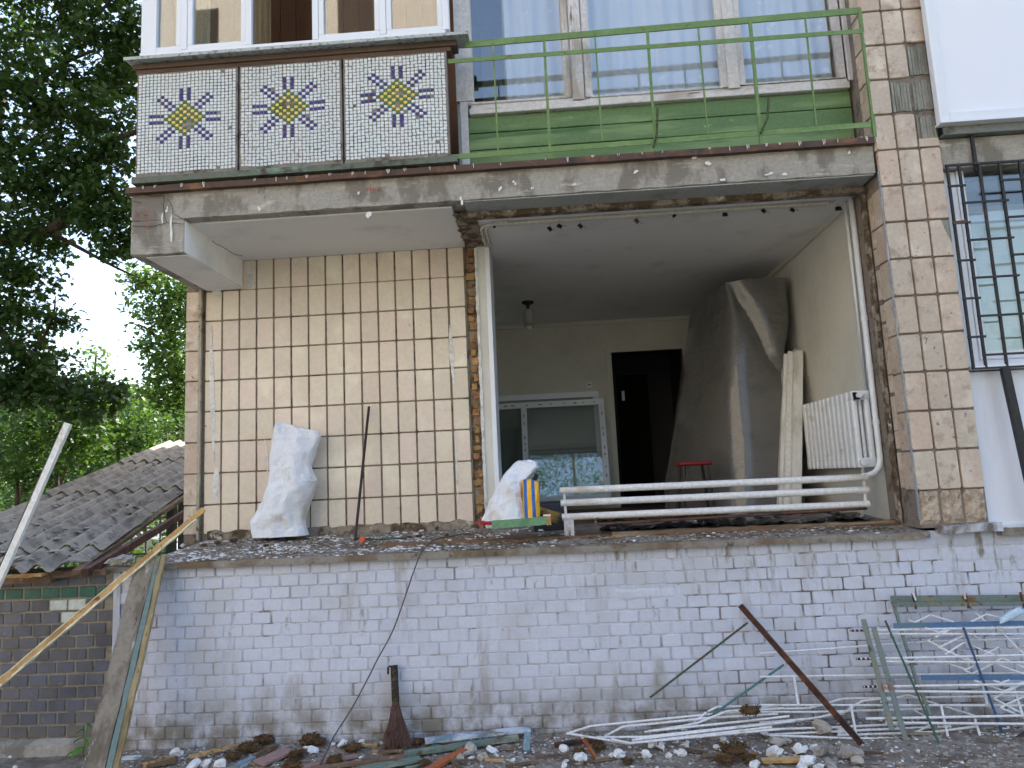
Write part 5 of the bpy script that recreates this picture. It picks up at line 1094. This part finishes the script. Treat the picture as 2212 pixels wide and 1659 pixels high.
# ================================================================== shed over the basement stairs
GYW = .02
M_GBRICK = mat("grey_glazed_brick", (96, 99, 112), [((84, 84, 92), 6, .45, .65), ((136, 130, 122), 14, .64, .74), ((112, 104, 94), 7, .4, .62, None, .45, .2)], rough=.45, bump=.15, bs=30, rnd=.10, rndhue=(100, 99, 102), fine=.06)
M_GNB = mat("green_glazed_brick", (50, 96, 84), [((70, 110, 98), 8, .5, .65)], rough=.35, bump=.1, rnd=.1); M_WTB = mat("white_glazed_brick", (206, 212, 206), [((180, 184, 176), 8, .5, .65)], rough=.35, bump=.1)
M_GMORT = mat("sandy_mortar", (148, 139, 123), [((120, 112, 98), 7, .5, .62)], rough=.95, bump=.7, bs=50)
shed = empty("basement_shed", (-3.6, .05, .1), "low shed of grey glazed brick with a band of green bricks and mossy slate roof", "shed")
swl = MB().box((-5.6, GYW+.008, -.05), (-3.175, .45, 1.375)).build("brick_wall", M_GMORT, shed)
def gm3(m): return [rmesh("brick", .1255, .04, .0725, .004, m, .001, 1) for _ in range(3)]
gbv, gnv, wtv = gm3(M_GBRICK), gm3(M_GNB), gm3(M_WTB)
zt = at(100, 1255, GYW).z
for r in range(15):
    z = zt-.0865*r
    if z < .26: break
    x = -3.245-(.068 if r % 2 == 0 else 0.)+R(-.012, .012)
    for c in range(16):
        xx = x-.1385*c; me = gbv
        if r == 1: me = gnv
        if (r == 2 and c in (1, 2)) or (r == 3 and c == 2): me = wtv
        inst(random.choice(me), "brick", (xx, GYW+R(-.002, .002), z+.002*sin(xx*4)), swl, rot=(0, R(-.012, .012), R(-.01, .01)), scale=(R(.96, 1.02), 1, R(.97, 1.02)))
mb = MB(); mb.grid([[(-5.6+2.44*i/60, y-.012*fbm(i*.3, k, 3), z+(.014*fbm(i*.4, 2, 7) if k == 1 else 0)) for i in range(61)] for k, (y, z) in enumerate(((-.05, .05), (-.035, .215), (.02, .24)))])
mb.build("footing", M_CONC, shed)
# painted pilaster joint between shed and plinth
mb = MB(); rough_box(mb, (-3.176, -.004, .05), (-3.132, .3, 1.38), 4, .003); mb.build("painted_strip", M_BRICK, shed)
MB().tube([(-3.128, -.004, 1.36), (-3.130, -.006, 1.1), (-3.124, -.004, .9), (-3.129, -.006, .5), (-3.126, -.004, .16)], .006, 6).build("joint_cord", M_BRICK, shed)
# roof of corrugated slate
V_ = Vector((-.27, 1, .175)); EV = Vector((1, .0, .0)); P0 = Vector((-3.309, -.16, 1.415))
M_SLATE = mat("grey_slate_sheet", (156, 150, 140), [((120, 114, 106), 4, .45, .62), ((92, 84, 72), 9, .58, .66), ((172, 168, 160), 8, .60, .70)], rough=.95, bump=.8, bs=60, rnd=.06, bdist=.01)
roof = MB().bar(P0+EV*(-1.6)+V_*.1-Vector((0, 0, .08)), P0+EV*(-.25)+V_*.1-Vector((0, 0, .08)), .06, .06).build("roof_plate", M_OLDB, shed)
def slate(s0, s1, t0, t1, lift, jag=False, name="slate_sheet"):
    ns, nt = 56, 10; G = []; H = []
    for j in range(nt+1):
        t_ = t0+(t1-t0)*j/nt; row = []; row2 = []
        for i in range(ns+1):
            s = s0+(s1-s0)*i/ns
            if jag and j < 6 and s > s1-.16*(1-j/6.): s = s1-.16*(1-j/6.)+.02*fbm(j*2., i, 1)
            p = P0+EV*s+V_*(t_+(.012*fbm(i*.3, j*3., s0) if j in (0, nt) else 0)); z = 0.028*sin(2*pi*s/.19)+lift+.018*(1-j/nt)
            row.append((p.x, p.y, p.z+z)); row2.append((p.x, p.y, p.z+z-.008))
        G.append(row); H.append(row2[::-1])
    n = len(G[0]); rows = [a+b for a, b in zip(G, H)]
    mb = MB(); mb.grid(rows, closed=True); mb.add(rows[0], [(i, i+1, 2*n-2-i, 2*n-1-i) for i in range(n-1)])
    mb.build(name, M_SLATE, roof, auto=True)
for k, (t0, t1) in enumerate(((0, .62), (.5, 3.1), (3., 5.6), (5.5, 8.3))):
    slate(-.84, -.02 if k else .0, t0, t1, .012*k+.004, k == 0); slate(-1.66, -.82, t0-.04*(k % 2), t1, .012*k-.006)
# moss and plaster bits on the roof
mb = MB(); mw = MB()
for i in range(1500):
    s, t_ = R(-1.6, -.05), R(.3, 8)
    if fbm(s*1.4, t_*1.1, 3)+.25*R(-1, 1) < .15: continue
    sv = round((s/.19)-.25-.5)*.19+.75*.19; s = sv+R(-.035, .035); p = P0+EV*s+V_*t_+Vector((0, 0, 0.028*sin(2*pi*s/.19)+.03)); r = R(.008, .024)
    mb.add([(p.x+r*cos(a)*R(.7, 1.2), p.y+r*sin(a)*R(.8, 1.6), p.z-.004) for a in (0, 1.3, 2.5, 3.8, 5.)]+[(p.x, p.y, p.z+r*.5)], [(0, 1, 5), (1, 2, 5), (2, 3, 5), (3, 4, 5), (4, 0, 5)])
mb.build("moss", mat("brown_moss", (62, 54, 38), [((84, 78, 50), 20, .5, .6)], rough=1.), roof, kind="stuff")
for i in range(70):
    s, t_ = R(-1.5, -.1), R(.15, 2.6); p = P0+EV*s+V_*t_+Vector((0, 0, 0.028*sin(2*pi*s/.19)+.05)); r = R(.015, .05); n = 6
    mw.add([(p.x+r*cos(2*pi*j/n)*R(.6, 1.1), p.y+r*sin(2*pi*j/n)*R(.6, 1.3), p.z+R(-.004, .01)) for j in range(n)], [tuple(range(n))])
mw.build("plaster_flakes", M_PLG, roof, kind="stuff")
sp0 = P0+EV*(-.62)+V_*.06+Vector((0, 0, .06)); o = MB().box((sp0.x-.11, sp0.y-.03, sp0.z-.006), (sp0.x+.10, sp0.y+.12, sp0.z+.012), jit=.02).build("loose_slate", M_PLG, roof)
# timber under the slipped edge
MB().bar(P0+EV*(-.06)+V_*.05-Vector((0, 0, .035)), P0+EV*.08+V_*4.2-Vector((0, 0, .02)), .05, .035, seg=14, jit=.006).build("lath", M_OLDB, roof)
MB().bar(P0+EV*.02+V_*.0-Vector((0, 0, .03)), P0+EV*.30+V_*3.6-Vector((0, 0, .12)), .045, .06, seg=10, jit=.003).build("rafter", M_RUST, roof)
MB().bar(P0+EV*(-.9)+V_*.10-Vector((0, 0, .055)), P0+EV*.15+V_*.10-Vector((0, 0, .055)), .05, .04, seg=14, jit=.008).build("eaves_batten", M_OLDB, roof)
MB().bar(P0+EV*(-.55)-V_*.05-Vector((0, 0, .02)), P0+EV*(-.28)+V_*.02-Vector((0, 0, .03)), .10, .02, seg=6, jit=.006).build("split_board", M_SPL, roof)
M_DGREEN = mat("dark_green_post", (30, 44, 40), rough=.6, bump=.2)
for a, b0, b1, Y in ((372, 1078, 1215, 3.6), (396, 1062, 1190, 4.4)):
    p, q = at(a, b0, Y), at(a, b1, Y); MB().bar((p.x, Y, .05), (p.x, Y, p.z+.05), .09, .09, up=(0, 1, 0)).build("post", M_DGREEN, shed)
# iron fence and car beyond the stairs
fc = empty("iron_fence", (-6.6, 6.0, .05), "black iron fence seen under the shed roof", "fence")
for z in (1.0, 1.55): MB().bar((-9.5, 6.0, z), (-3.4, 6.0, z), .03, .03).build("rail", M_DARKM, fc)
for k in range(26): MB().bar((-9.4+.23*k, 6.0, .05), (-9.4+.23*k, 6.0, 1.6), .018, .018, up=(0, 1, 0)).build("picket", M_DARKM, fc)
M_CAR = mat("silver_car_paint", (150, 156, 166), rough=.25, metal=.4, bump=0, fine=0); M_TYRE = mat("tyre_rubber", (26, 26, 28), rough=.8, bump=0)
cx, cy = -10.2, 10.5
car = empty("parked_car", (cx, cy, .05), "silver parked car half hidden behind the shed", "car")
prof = [(-2.1, .35), (-2.15, .7), (-2.0, .92), (-1.25, 1.0), (-.65, 1.42), (.55, 1.45), (1.25, 1.05), (2.0, .92), (2.15, .62), (2.1, .35)]
def hull(w, zk=0): return [(cx+x, cy+w, .05+z) for x, z in prof]
rows = [[(cx+x, cy+s*(.86-(.16 if z > 1.1 else 0)), .05+z) for x, z in prof] for s in (-1, -.96, .96, 1)]
rows[0] = [(x, y+.03, z) for x, y, z in rows[0]]; rows[3] = [(x, y-.03, z) for x, y, z in rows[3]]
mb = MB(); mb.grid(rows); n = len(prof); mb.add(rows[0], [tuple(range(n))]); mb.add(rows[3], [tuple(range(n-1, -1, -1))]); mb.build("body", M_CAR, car, auto=True)
mb = MB()
for s in (-1, 1): mb.add([(cx-1.1, cy+s*.84, 1.07), (cx+1.1, cy+s*.84, 1.09), (cx+.5, cy+s*.72, 1.44), (cx-.62, cy+s*.72, 1.42)], [(0, 1, 2, 3)])
mb.build("side_window", M_BLACK, car)
for x in (-1.35, 1.35):
    for s in (-.84, .84):
        w = MB().tube([(cx+x, cy+s-.1, .37), (cx+x, cy+s+.1, .37)], .32, 20).build("wheel", M_TYRE, car); MB().tube([(cx+x, cy+s-.105, .37), (cx+x, cy+s+.105, .37)], .19, 14).build("rim", M_WIRE, w)

# ================================================================== trees
def leafmat(name, c, tr, rough=.5, var=.25):
    t = NT(name); oi = t.noise(1.1, det=3); f = t.ramp(oi, .3, .7, 1-var, 1+var); cb = t.n("CombineColor"); [t.L(f, cb.inputs[i]) for i in range(3)]
    col = t.mix(1., lin(c), cb.outputs[0], 'MULTIPLY'); t.L(col, t.b.inputs["Base Color"]); t.b.inputs["Roughness"].default_value = rough; t.b.inputs["Specular IOR Level"].default_value = .3
    tl = t.n("BsdfTranslucent"); tl.inputs[0].default_value = lin(tr); mx = t.n("MixShader"); mx.inputs[0].default_value = .35; t.L(t.b.outputs[0], mx.inputs[1]); t.L(tl.outputs[0], mx.inputs[2]); t.L(mx.outputs[0], t.out.inputs[0]); return t.m
LOBED = (np.array([(0, 0), (.20, .16), (.13, .30), (.36, .44), (.20, .55), (.30, .78), (.10, .84), (0, 1.02), (-.10, .84), (-.30, .78), (-.20, .55), (-.36, .44), (-.13, .30), (-.20, .16)]), 14)
OVAL = (np.array([(0, 0), (.28, .35), (.22, .72), (0, 1.), (-.22, .72), (-.28, .35)]), 6)
def leaves(blobs, size, shape, per=12, spread=.17):
    """blobs: (centre, radii, number of twigs) -> vertex and face arrays of separate small leaves gathered on twigs"""
    O, n = shape; V = []; F = []; base = 0
    for c, rad, tw in blobs:
        d = rng.normal(size=(tw, 3)); d /= np.linalg.norm(d, axis=1)[:, None]; rr = rng.uniform(.25, 1, tw)**.5
        tc = np.array(c)+d*rr[:, None]*np.array(rad); k = rng.integers(int(per*.5), int(per*1.5)+1, tw)
        ctr = np.repeat(tc, k, 0); ctr = ctr+rng.normal(size=ctr.shape)*spread*np.array([1, 1, .7])
        N = len(ctr); up = rng.normal(size=(N, 3))*.55+np.array([0, -.15, .9]); up /= np.linalg.norm(up, axis=1)[:, None]
        dr = rng.normal(size=(N, 3)); dr[:, 2] -= .5; dr -= up*(dr*up).sum(1)[:, None]; dr /= np.linalg.norm(dr, axis=1)[:, None]; sd = np.cross(dr, up); s = size*rng.uniform(.6, 1.2, N)
        o = O; crv = (o[:, 1]**2)*-.22+np.abs(o[:, 0])*.35
        P_ = ctr[:, None, :]+s[:, None, None]*(sd[:, None, :]*o[None, :, 0, None]+dr[:, None, :]*o[None, :, 1, None]+up[:, None, :]*crv[None, :, None])
        V.append(P_.reshape(-1, 3)); f = np.arange(N*n).reshape(N, n)+base; base += N*n; F.append(f)
    return np.concatenate(V), np.concatenate(F), n
def crown(name, blobs, size, shape, m, parent, per=12, spread=.17):
    V, F, n = leaves(blobs, size, shape, per, spread); off = org(parent); V = V-np.array(off); me = bpy.data.meshes.new(name)
    me.vertices.add(len(V)); me.vertices.foreach_set("co", V.ravel().astype(np.float32)); nf = len(F); me.loops.add(nf*n); me.loops.foreach_set("vertex_index", F.ravel().astype(np.int32))
    me.polygons.add(nf); me.polygons.foreach_set("loop_start", np.arange(0, nf*n, n, dtype=np.int32)); me.update(calc_edges=True); me.validate(); me.materials.append(m)
    o = bpy.data.objects.new(name, me); COL.objects.link(o); o.parent = parent; return o
M_BARK = mat("grey_brown_bark", (74, 64, 54), [((50, 42, 36), 9, .45, .6, (1, 1, .3))], rough=.95, bump=.9, bs=30, bst=(1, 1, .25), bdist=.02)
L_DARK = leafmat("dark_oak_leaf", (52, 78, 40), (74, 104, 36)); L_MID = leafmat("bright_leaf", (82, 112, 58), (104, 136, 48)); L_BUSH = leafmat("bush_leaf", (68, 98, 62), (84, 116, 48)); L_UND = leafmat("understorey_leaf", (56, 86, 40), (84, 118, 36))
def tree(name, label, base, limbs, blobs, size, shape, lm, per=12, spread=.17, group=None, r0=.16):
    T = empty(name, base, label, "tree", group); mb = MB()
    for pts, ra, rb in limbs: q = smooth_path([Vector(p) for p in pts], 5); n = len(q); mb.tube(q, [ra+(rb-ra)*i/(n-1) for i in range(n)], 7)
    mb.build("trunk", M_BARK, T, smooth=True); crown("crown", blobs, size, shape, lm, T, per, spread); return T
def bl(a, b, Y, rx, rz, n, ry=None): p = at(a, b, Y); return (tuple(p), (rx, ry or rx, rz), n)
Yd = 4.2
def d(a, b, Y=Yd): return at(a, b, Y)
tree("oak_tree", "large dark tree with lobed leaves overhanging the corner of the block", (-8.6, 4.6, .05),
     [([(-8.6, 4.6, 0), (-8.5, 4.6, 2.5), (-8.2, 4.5, 5), (-7.9, 4.4, 8)], .24, .12), ([(-8.4, 4.5, 3.6), d(-80, 560), d(105, 500), d(185, 425), d(212, 340), d(252, 300), d(330, 275)], .11, .03), ([(-8.2, 4.5, 5), d(-60, 220), d(60, 185), d(132, 138), d(200, 110)], .09, .02), ([d(105, 500), d(180, 540), d(255, 580), d(300, 600)], .035, .008), ([d(185, 425), d(235, 440), d(285, 480)], .03, .008),
      ([(-8.4, 4.5, 3.), d(-40, 700), d(60, 780), d(150, 830), d(230, 850)], .08, .012), ([d(60, 780), d(110, 700), d(120, 640)], .03, .006), ([d(132, 138), d(180, 60), d(240, 0), d(290, -80)], .04, .01)],
     [bl(30, 30, Yd, .5, .5, 60, .8), bl(120, 20, Yd, .5, .45, 62, .8), bl(215, 25, Yd, .45, .45, 58, .8), bl(285, 60, Yd+.6, .32, .5, 46, .6), bl(30, 130, Yd, .5, .4, 52, .8), bl(110, 190, Yd, .5, .35, 55, .8), bl(205, 150, Yd, .45, .35, 54, .8), bl(268, 170, Yd+.5, .3, .3, 32, .6), bl(40, 240, Yd, .45, .35, 48, .8), bl(140, 270, Yd, .45, .35, 52, .8), bl(230, 250, Yd, .3, .28, 34, .7), bl(250, 330, Yd, .24, .2, 22, .5), bl(30, 340, Yd, .45, .4, 50, .8), bl(120, 360, Yd, .45, .35, 52, .8), bl(200, 340, Yd, .3, .25, 26, .7), bl(190, 400, Yd, .35, .26, 34, .7), bl(245, 440, Yd, .3, .3, 36, .6), bl(255, 500, Yd, .2, .25, 24, .5), bl(40, 430, Yd, .45, .35, 50, .8), bl(125, 440, Yd, .4, .28, 40, .7),
      bl(205, 480, Yd, .26, .22, 24, .6), bl(30, 520, Yd, .42, .35, 46, .8), bl(95, 515, Yd, .24, .2, 20, .6), bl(250, 545, Yd, .2, .14, 14, .4), bl(30, 610, Yd, .36, .35, 42, .7), bl(70, 590, Yd, .16, .2, 12, .5), bl(30, 700, Yd, .35, .35, 42, .7), bl(85, 685, Yd, .2, .1, 10, .5), bl(125, 690, Yd, .16, .08, 8, .3), bl(25, 780, Yd, .36, .3, 40, .7), bl(95, 770, Yd, .3, .16, 22, .5), bl(120, 830, Yd, .42, .2, 36, .6), bl(210, 840, Yd, .36, .16, 28, .5), bl(40, 850, Yd, .4, .24, 40, .6), bl(180, 880, Yd, .36, .16, 26, .5), bl(-90, 300, Yd, .6, 1.4, 90, .8), bl(-90, 700, Yd, .6, 1.2, 80, .8), bl(150, -120, Yd, 1.1, .5, 120, .8), bl(265, 115, Yd+.5, .28, .26, 28, .5)],
     .115, LOBED, L_DARK, 14, .10)
tree("leafy_tree", "bright green sunlit tree close behind the corner of the block", (-9.3, 13.2, .05),
     [([(-9.3, 13.2, 0), at(385, 900, 13.2), at(372, 740, 13.2), at(350, 640, 13.2)], .13, .04), ([at(380, 860, 13.2), at(420, 720, 13.4), at(440, 600, 13.2)], .09, .03), ([at(378, 800, 13.2), at(330, 720, 13.), at(290, 700, 13)], .05, .015)],
     [bl(345, 610, 13, .6, .45, 44), bl(310, 600, 12.5, .3, .25, 16), bl(390, 660, 13, .6, .7, 64), bl(345, 690, 13, .5, .5, 40), bl(320, 740, 13, .3, .25, 12), bl(370, 770, 13, .6, .6, 56), bl(415, 780, 13, .7, .9, 70), bl(365, 850, 13, .6, .5, 50), bl(325, 880, 13, .4, .3, 26), bl(395, 900, 13, .7, .6, 60), bl(435, 640, 13, .7, 1., 60), bl(305, 660, 13, .25, .2, 8)], .15, OVAL, L_MID, 16, .22)
tree("leafy_tree", "pale sunlit tree with a thin top, far behind the slate roof", (-21, 28, .05), [([(-21, 28, 0), at(206, 860, 28), at(208, 760, 28)], .14, .03)],
     [bl(202, 760, 28, .3, .5, 8), bl(212, 810, 28, .5, .5, 14), bl(190, 880, 28, 1.6, .8, 70), bl(250, 880, 28, 1.4, .8, 60), bl(290, 880, 28, 1.4, .9, 60), bl(330, 880, 28, 1.6, 1.2, 60), bl(130, 880, 28, 1.8, 1.2, 70), bl(60, 890, 28, 2., 1.2, 70)], .24, OVAL, L_MID, 16, .35)
for i, (a, b, Y, lb) in enumerate(((120, 920, 7.4, "dark leafy sapling hanging over the upper end of the slate roof"), (35, 960, 8.6, "dark leafy sapling behind the white batten"), (255, 935, 9.5, "shaded leafy sapling between the slate roof and the bright tree"))):
    p = at(a, b, Y); tree("leafy_sapling", lb, (p.x, Y, .05), [([(p.x, Y, 0), (p.x+.1, Y, p.z*.5), (p.x-.1, Y, p.z+.8)], .07, .015), ([(p.x, Y, p.z*.5), (p.x+.5, Y, p.z+.3)], .03, .01)],
         [bl(a-30, b-40, Y, .6, .5, 44), bl(a+40, b-20, Y, .6, .5, 44), bl(a, b+40, Y, .8, .5, 56), bl(a+60, b+50, Y, .5, .4, 30), bl(a-60, b+20, Y, .5, .5, 34)], .12, OVAL, L_UND, 14, .15)
for i, (a, b, Y, rx, rz, lb) in enumerate(((340, 960, 12, 1.6, .8, "rounded bush beside the end pier of the block"), (250, 1000, 11, 1.3, .7, "pale green bush above the ridge of the slate roof"), (150, 1045, 10.5, 1.5, .7, "pale green bush behind the middle of the slate roof"), (40, 1080, 11.5, 1.6, .8, "low bush behind the foot of the white batten"), (390, 1010, 14, 1.6, 1.4, "tall bush far behind the end pier"), (200, 960, 16, 2.2, 1.3, "broad bush in the second row behind the slate roof"), (60, 990, 17, 2.6, 1.6, "broad dark bush at the far left beyond the roof"))):
    p = at(a, b, Y); B_ = empty("bush", (p.x, Y, .05), lb, "bush"); MB().tube([(p.x, Y, 0), (p.x+.1, Y, p.z*.6), (p.x, Y, p.z)], [.05, .03, .01], 6).build("trunk", M_BARK, B_)
    crown("crown", [((p.x, Y, p.z), (rx, rx*.7, rz), int(60*rx*1.6)), ((p.x, Y, p.z*.5), (rx*1.1, rx*.7, p.z*.55), int(50*rx*1.4))], .11 if Y < 13 else .15, OVAL, L_BUSH if i % 2 == 0 or i == 1 else L_UND, B_, 15, .15)
p = at(330, 1120, 8.2); B_ = empty("bush", (p.x, 8.2, .05), "low dark bush added under the slipped slate edge to cover bright ground", "bush"); MB().tube([(p.x, 8.2, 0), (p.x, 8.2, .8)], [.05, .01], 6).build("trunk", M_BARK, B_)  # added bush: blocks the view of sunlit ground so the gap stays dark
crown("crown", [((p.x, 8.2, .8), (2.2, .6, .9), 190)], .12, OVAL, L_UND, B_, 15, .15)
# across the yard, behind the camera: what the panes mirror and what throws light back
oh = empty("opposite_house", (-24, -22, 0), "tall sunlit beige apartment house across the yard", "building")
M_OH = mat("sunlit_beige_render", (188, 181, 170), rough=.9, bump=0); MB().box((-52, -34, 0), (-3.6, -22, 24)).build("wall", M_OH, oh); MB().box((-52.3, -34.3, 24), (-3.3, -21.7, 24.4)).build("roof", M_CONC, oh)
owm = MB().box((-.75, 0, -.8), (.75, .05, .8)).mesh("window"); owm.materials.append(M_DARK)
for r_ in range(8):
    for k in range(14): inst(owm, "window", (-50+3.3*k, -22.0, 2+2.75*r_), oh)
for x, y, h, lb in ((.9, -15, 12.5, "leafy tree across the yard facing the opened room"), (6.5, -17, 11, "taller leafy tree across the yard facing the pillar"), (-1.6, -18.5, 9, "small leafy tree across the yard before the beige house")):
    tree("yard_tree", lb, (x, y, .05), [([(x, y, 0), (x+.1, y, h*.5), (x, y, h*.9)], .16, .04)], [((x, y, h*.62), (2.2, 2.0, h*.33), 150), ((x+.6, y, h*.42), (1.9, 1.7, h*.22), 90)], .13, OVAL, L_UND, 44, .3, "yard trees")
# far apartment house glimpsed through the leaves
fh = empty("far_house", (-38, 52, 0), "pale yellow brick apartment house glimpsed through the trees", "building")
M_YB = mat("yellow_brick_far", (206, 178, 130), rough=.9, bump=0); MB().box((-62, 52, 0), (-24, 62, 8.6)).build("wall", M_YB, fh); MB().box((-62.4, 51.6, 8.6), (-23.6, 62.4, 9.0)).build("roof", M_CONC, fh)
wm = MB().box((-.7, -.04, -.75), (.7, 0, .75)).mesh("window"); wm.materials.append(M_GLASS)
wmd = MB().box((-.7, -.04, -.75), (.7, 0, .75)).mesh("window"); wmd.materials.append(M_DARK)
for z in (2.2, 5.0, 7.4):
    for k in range(12): inst(wmd, "window", (-60+3*k, 51.99, z), fh)
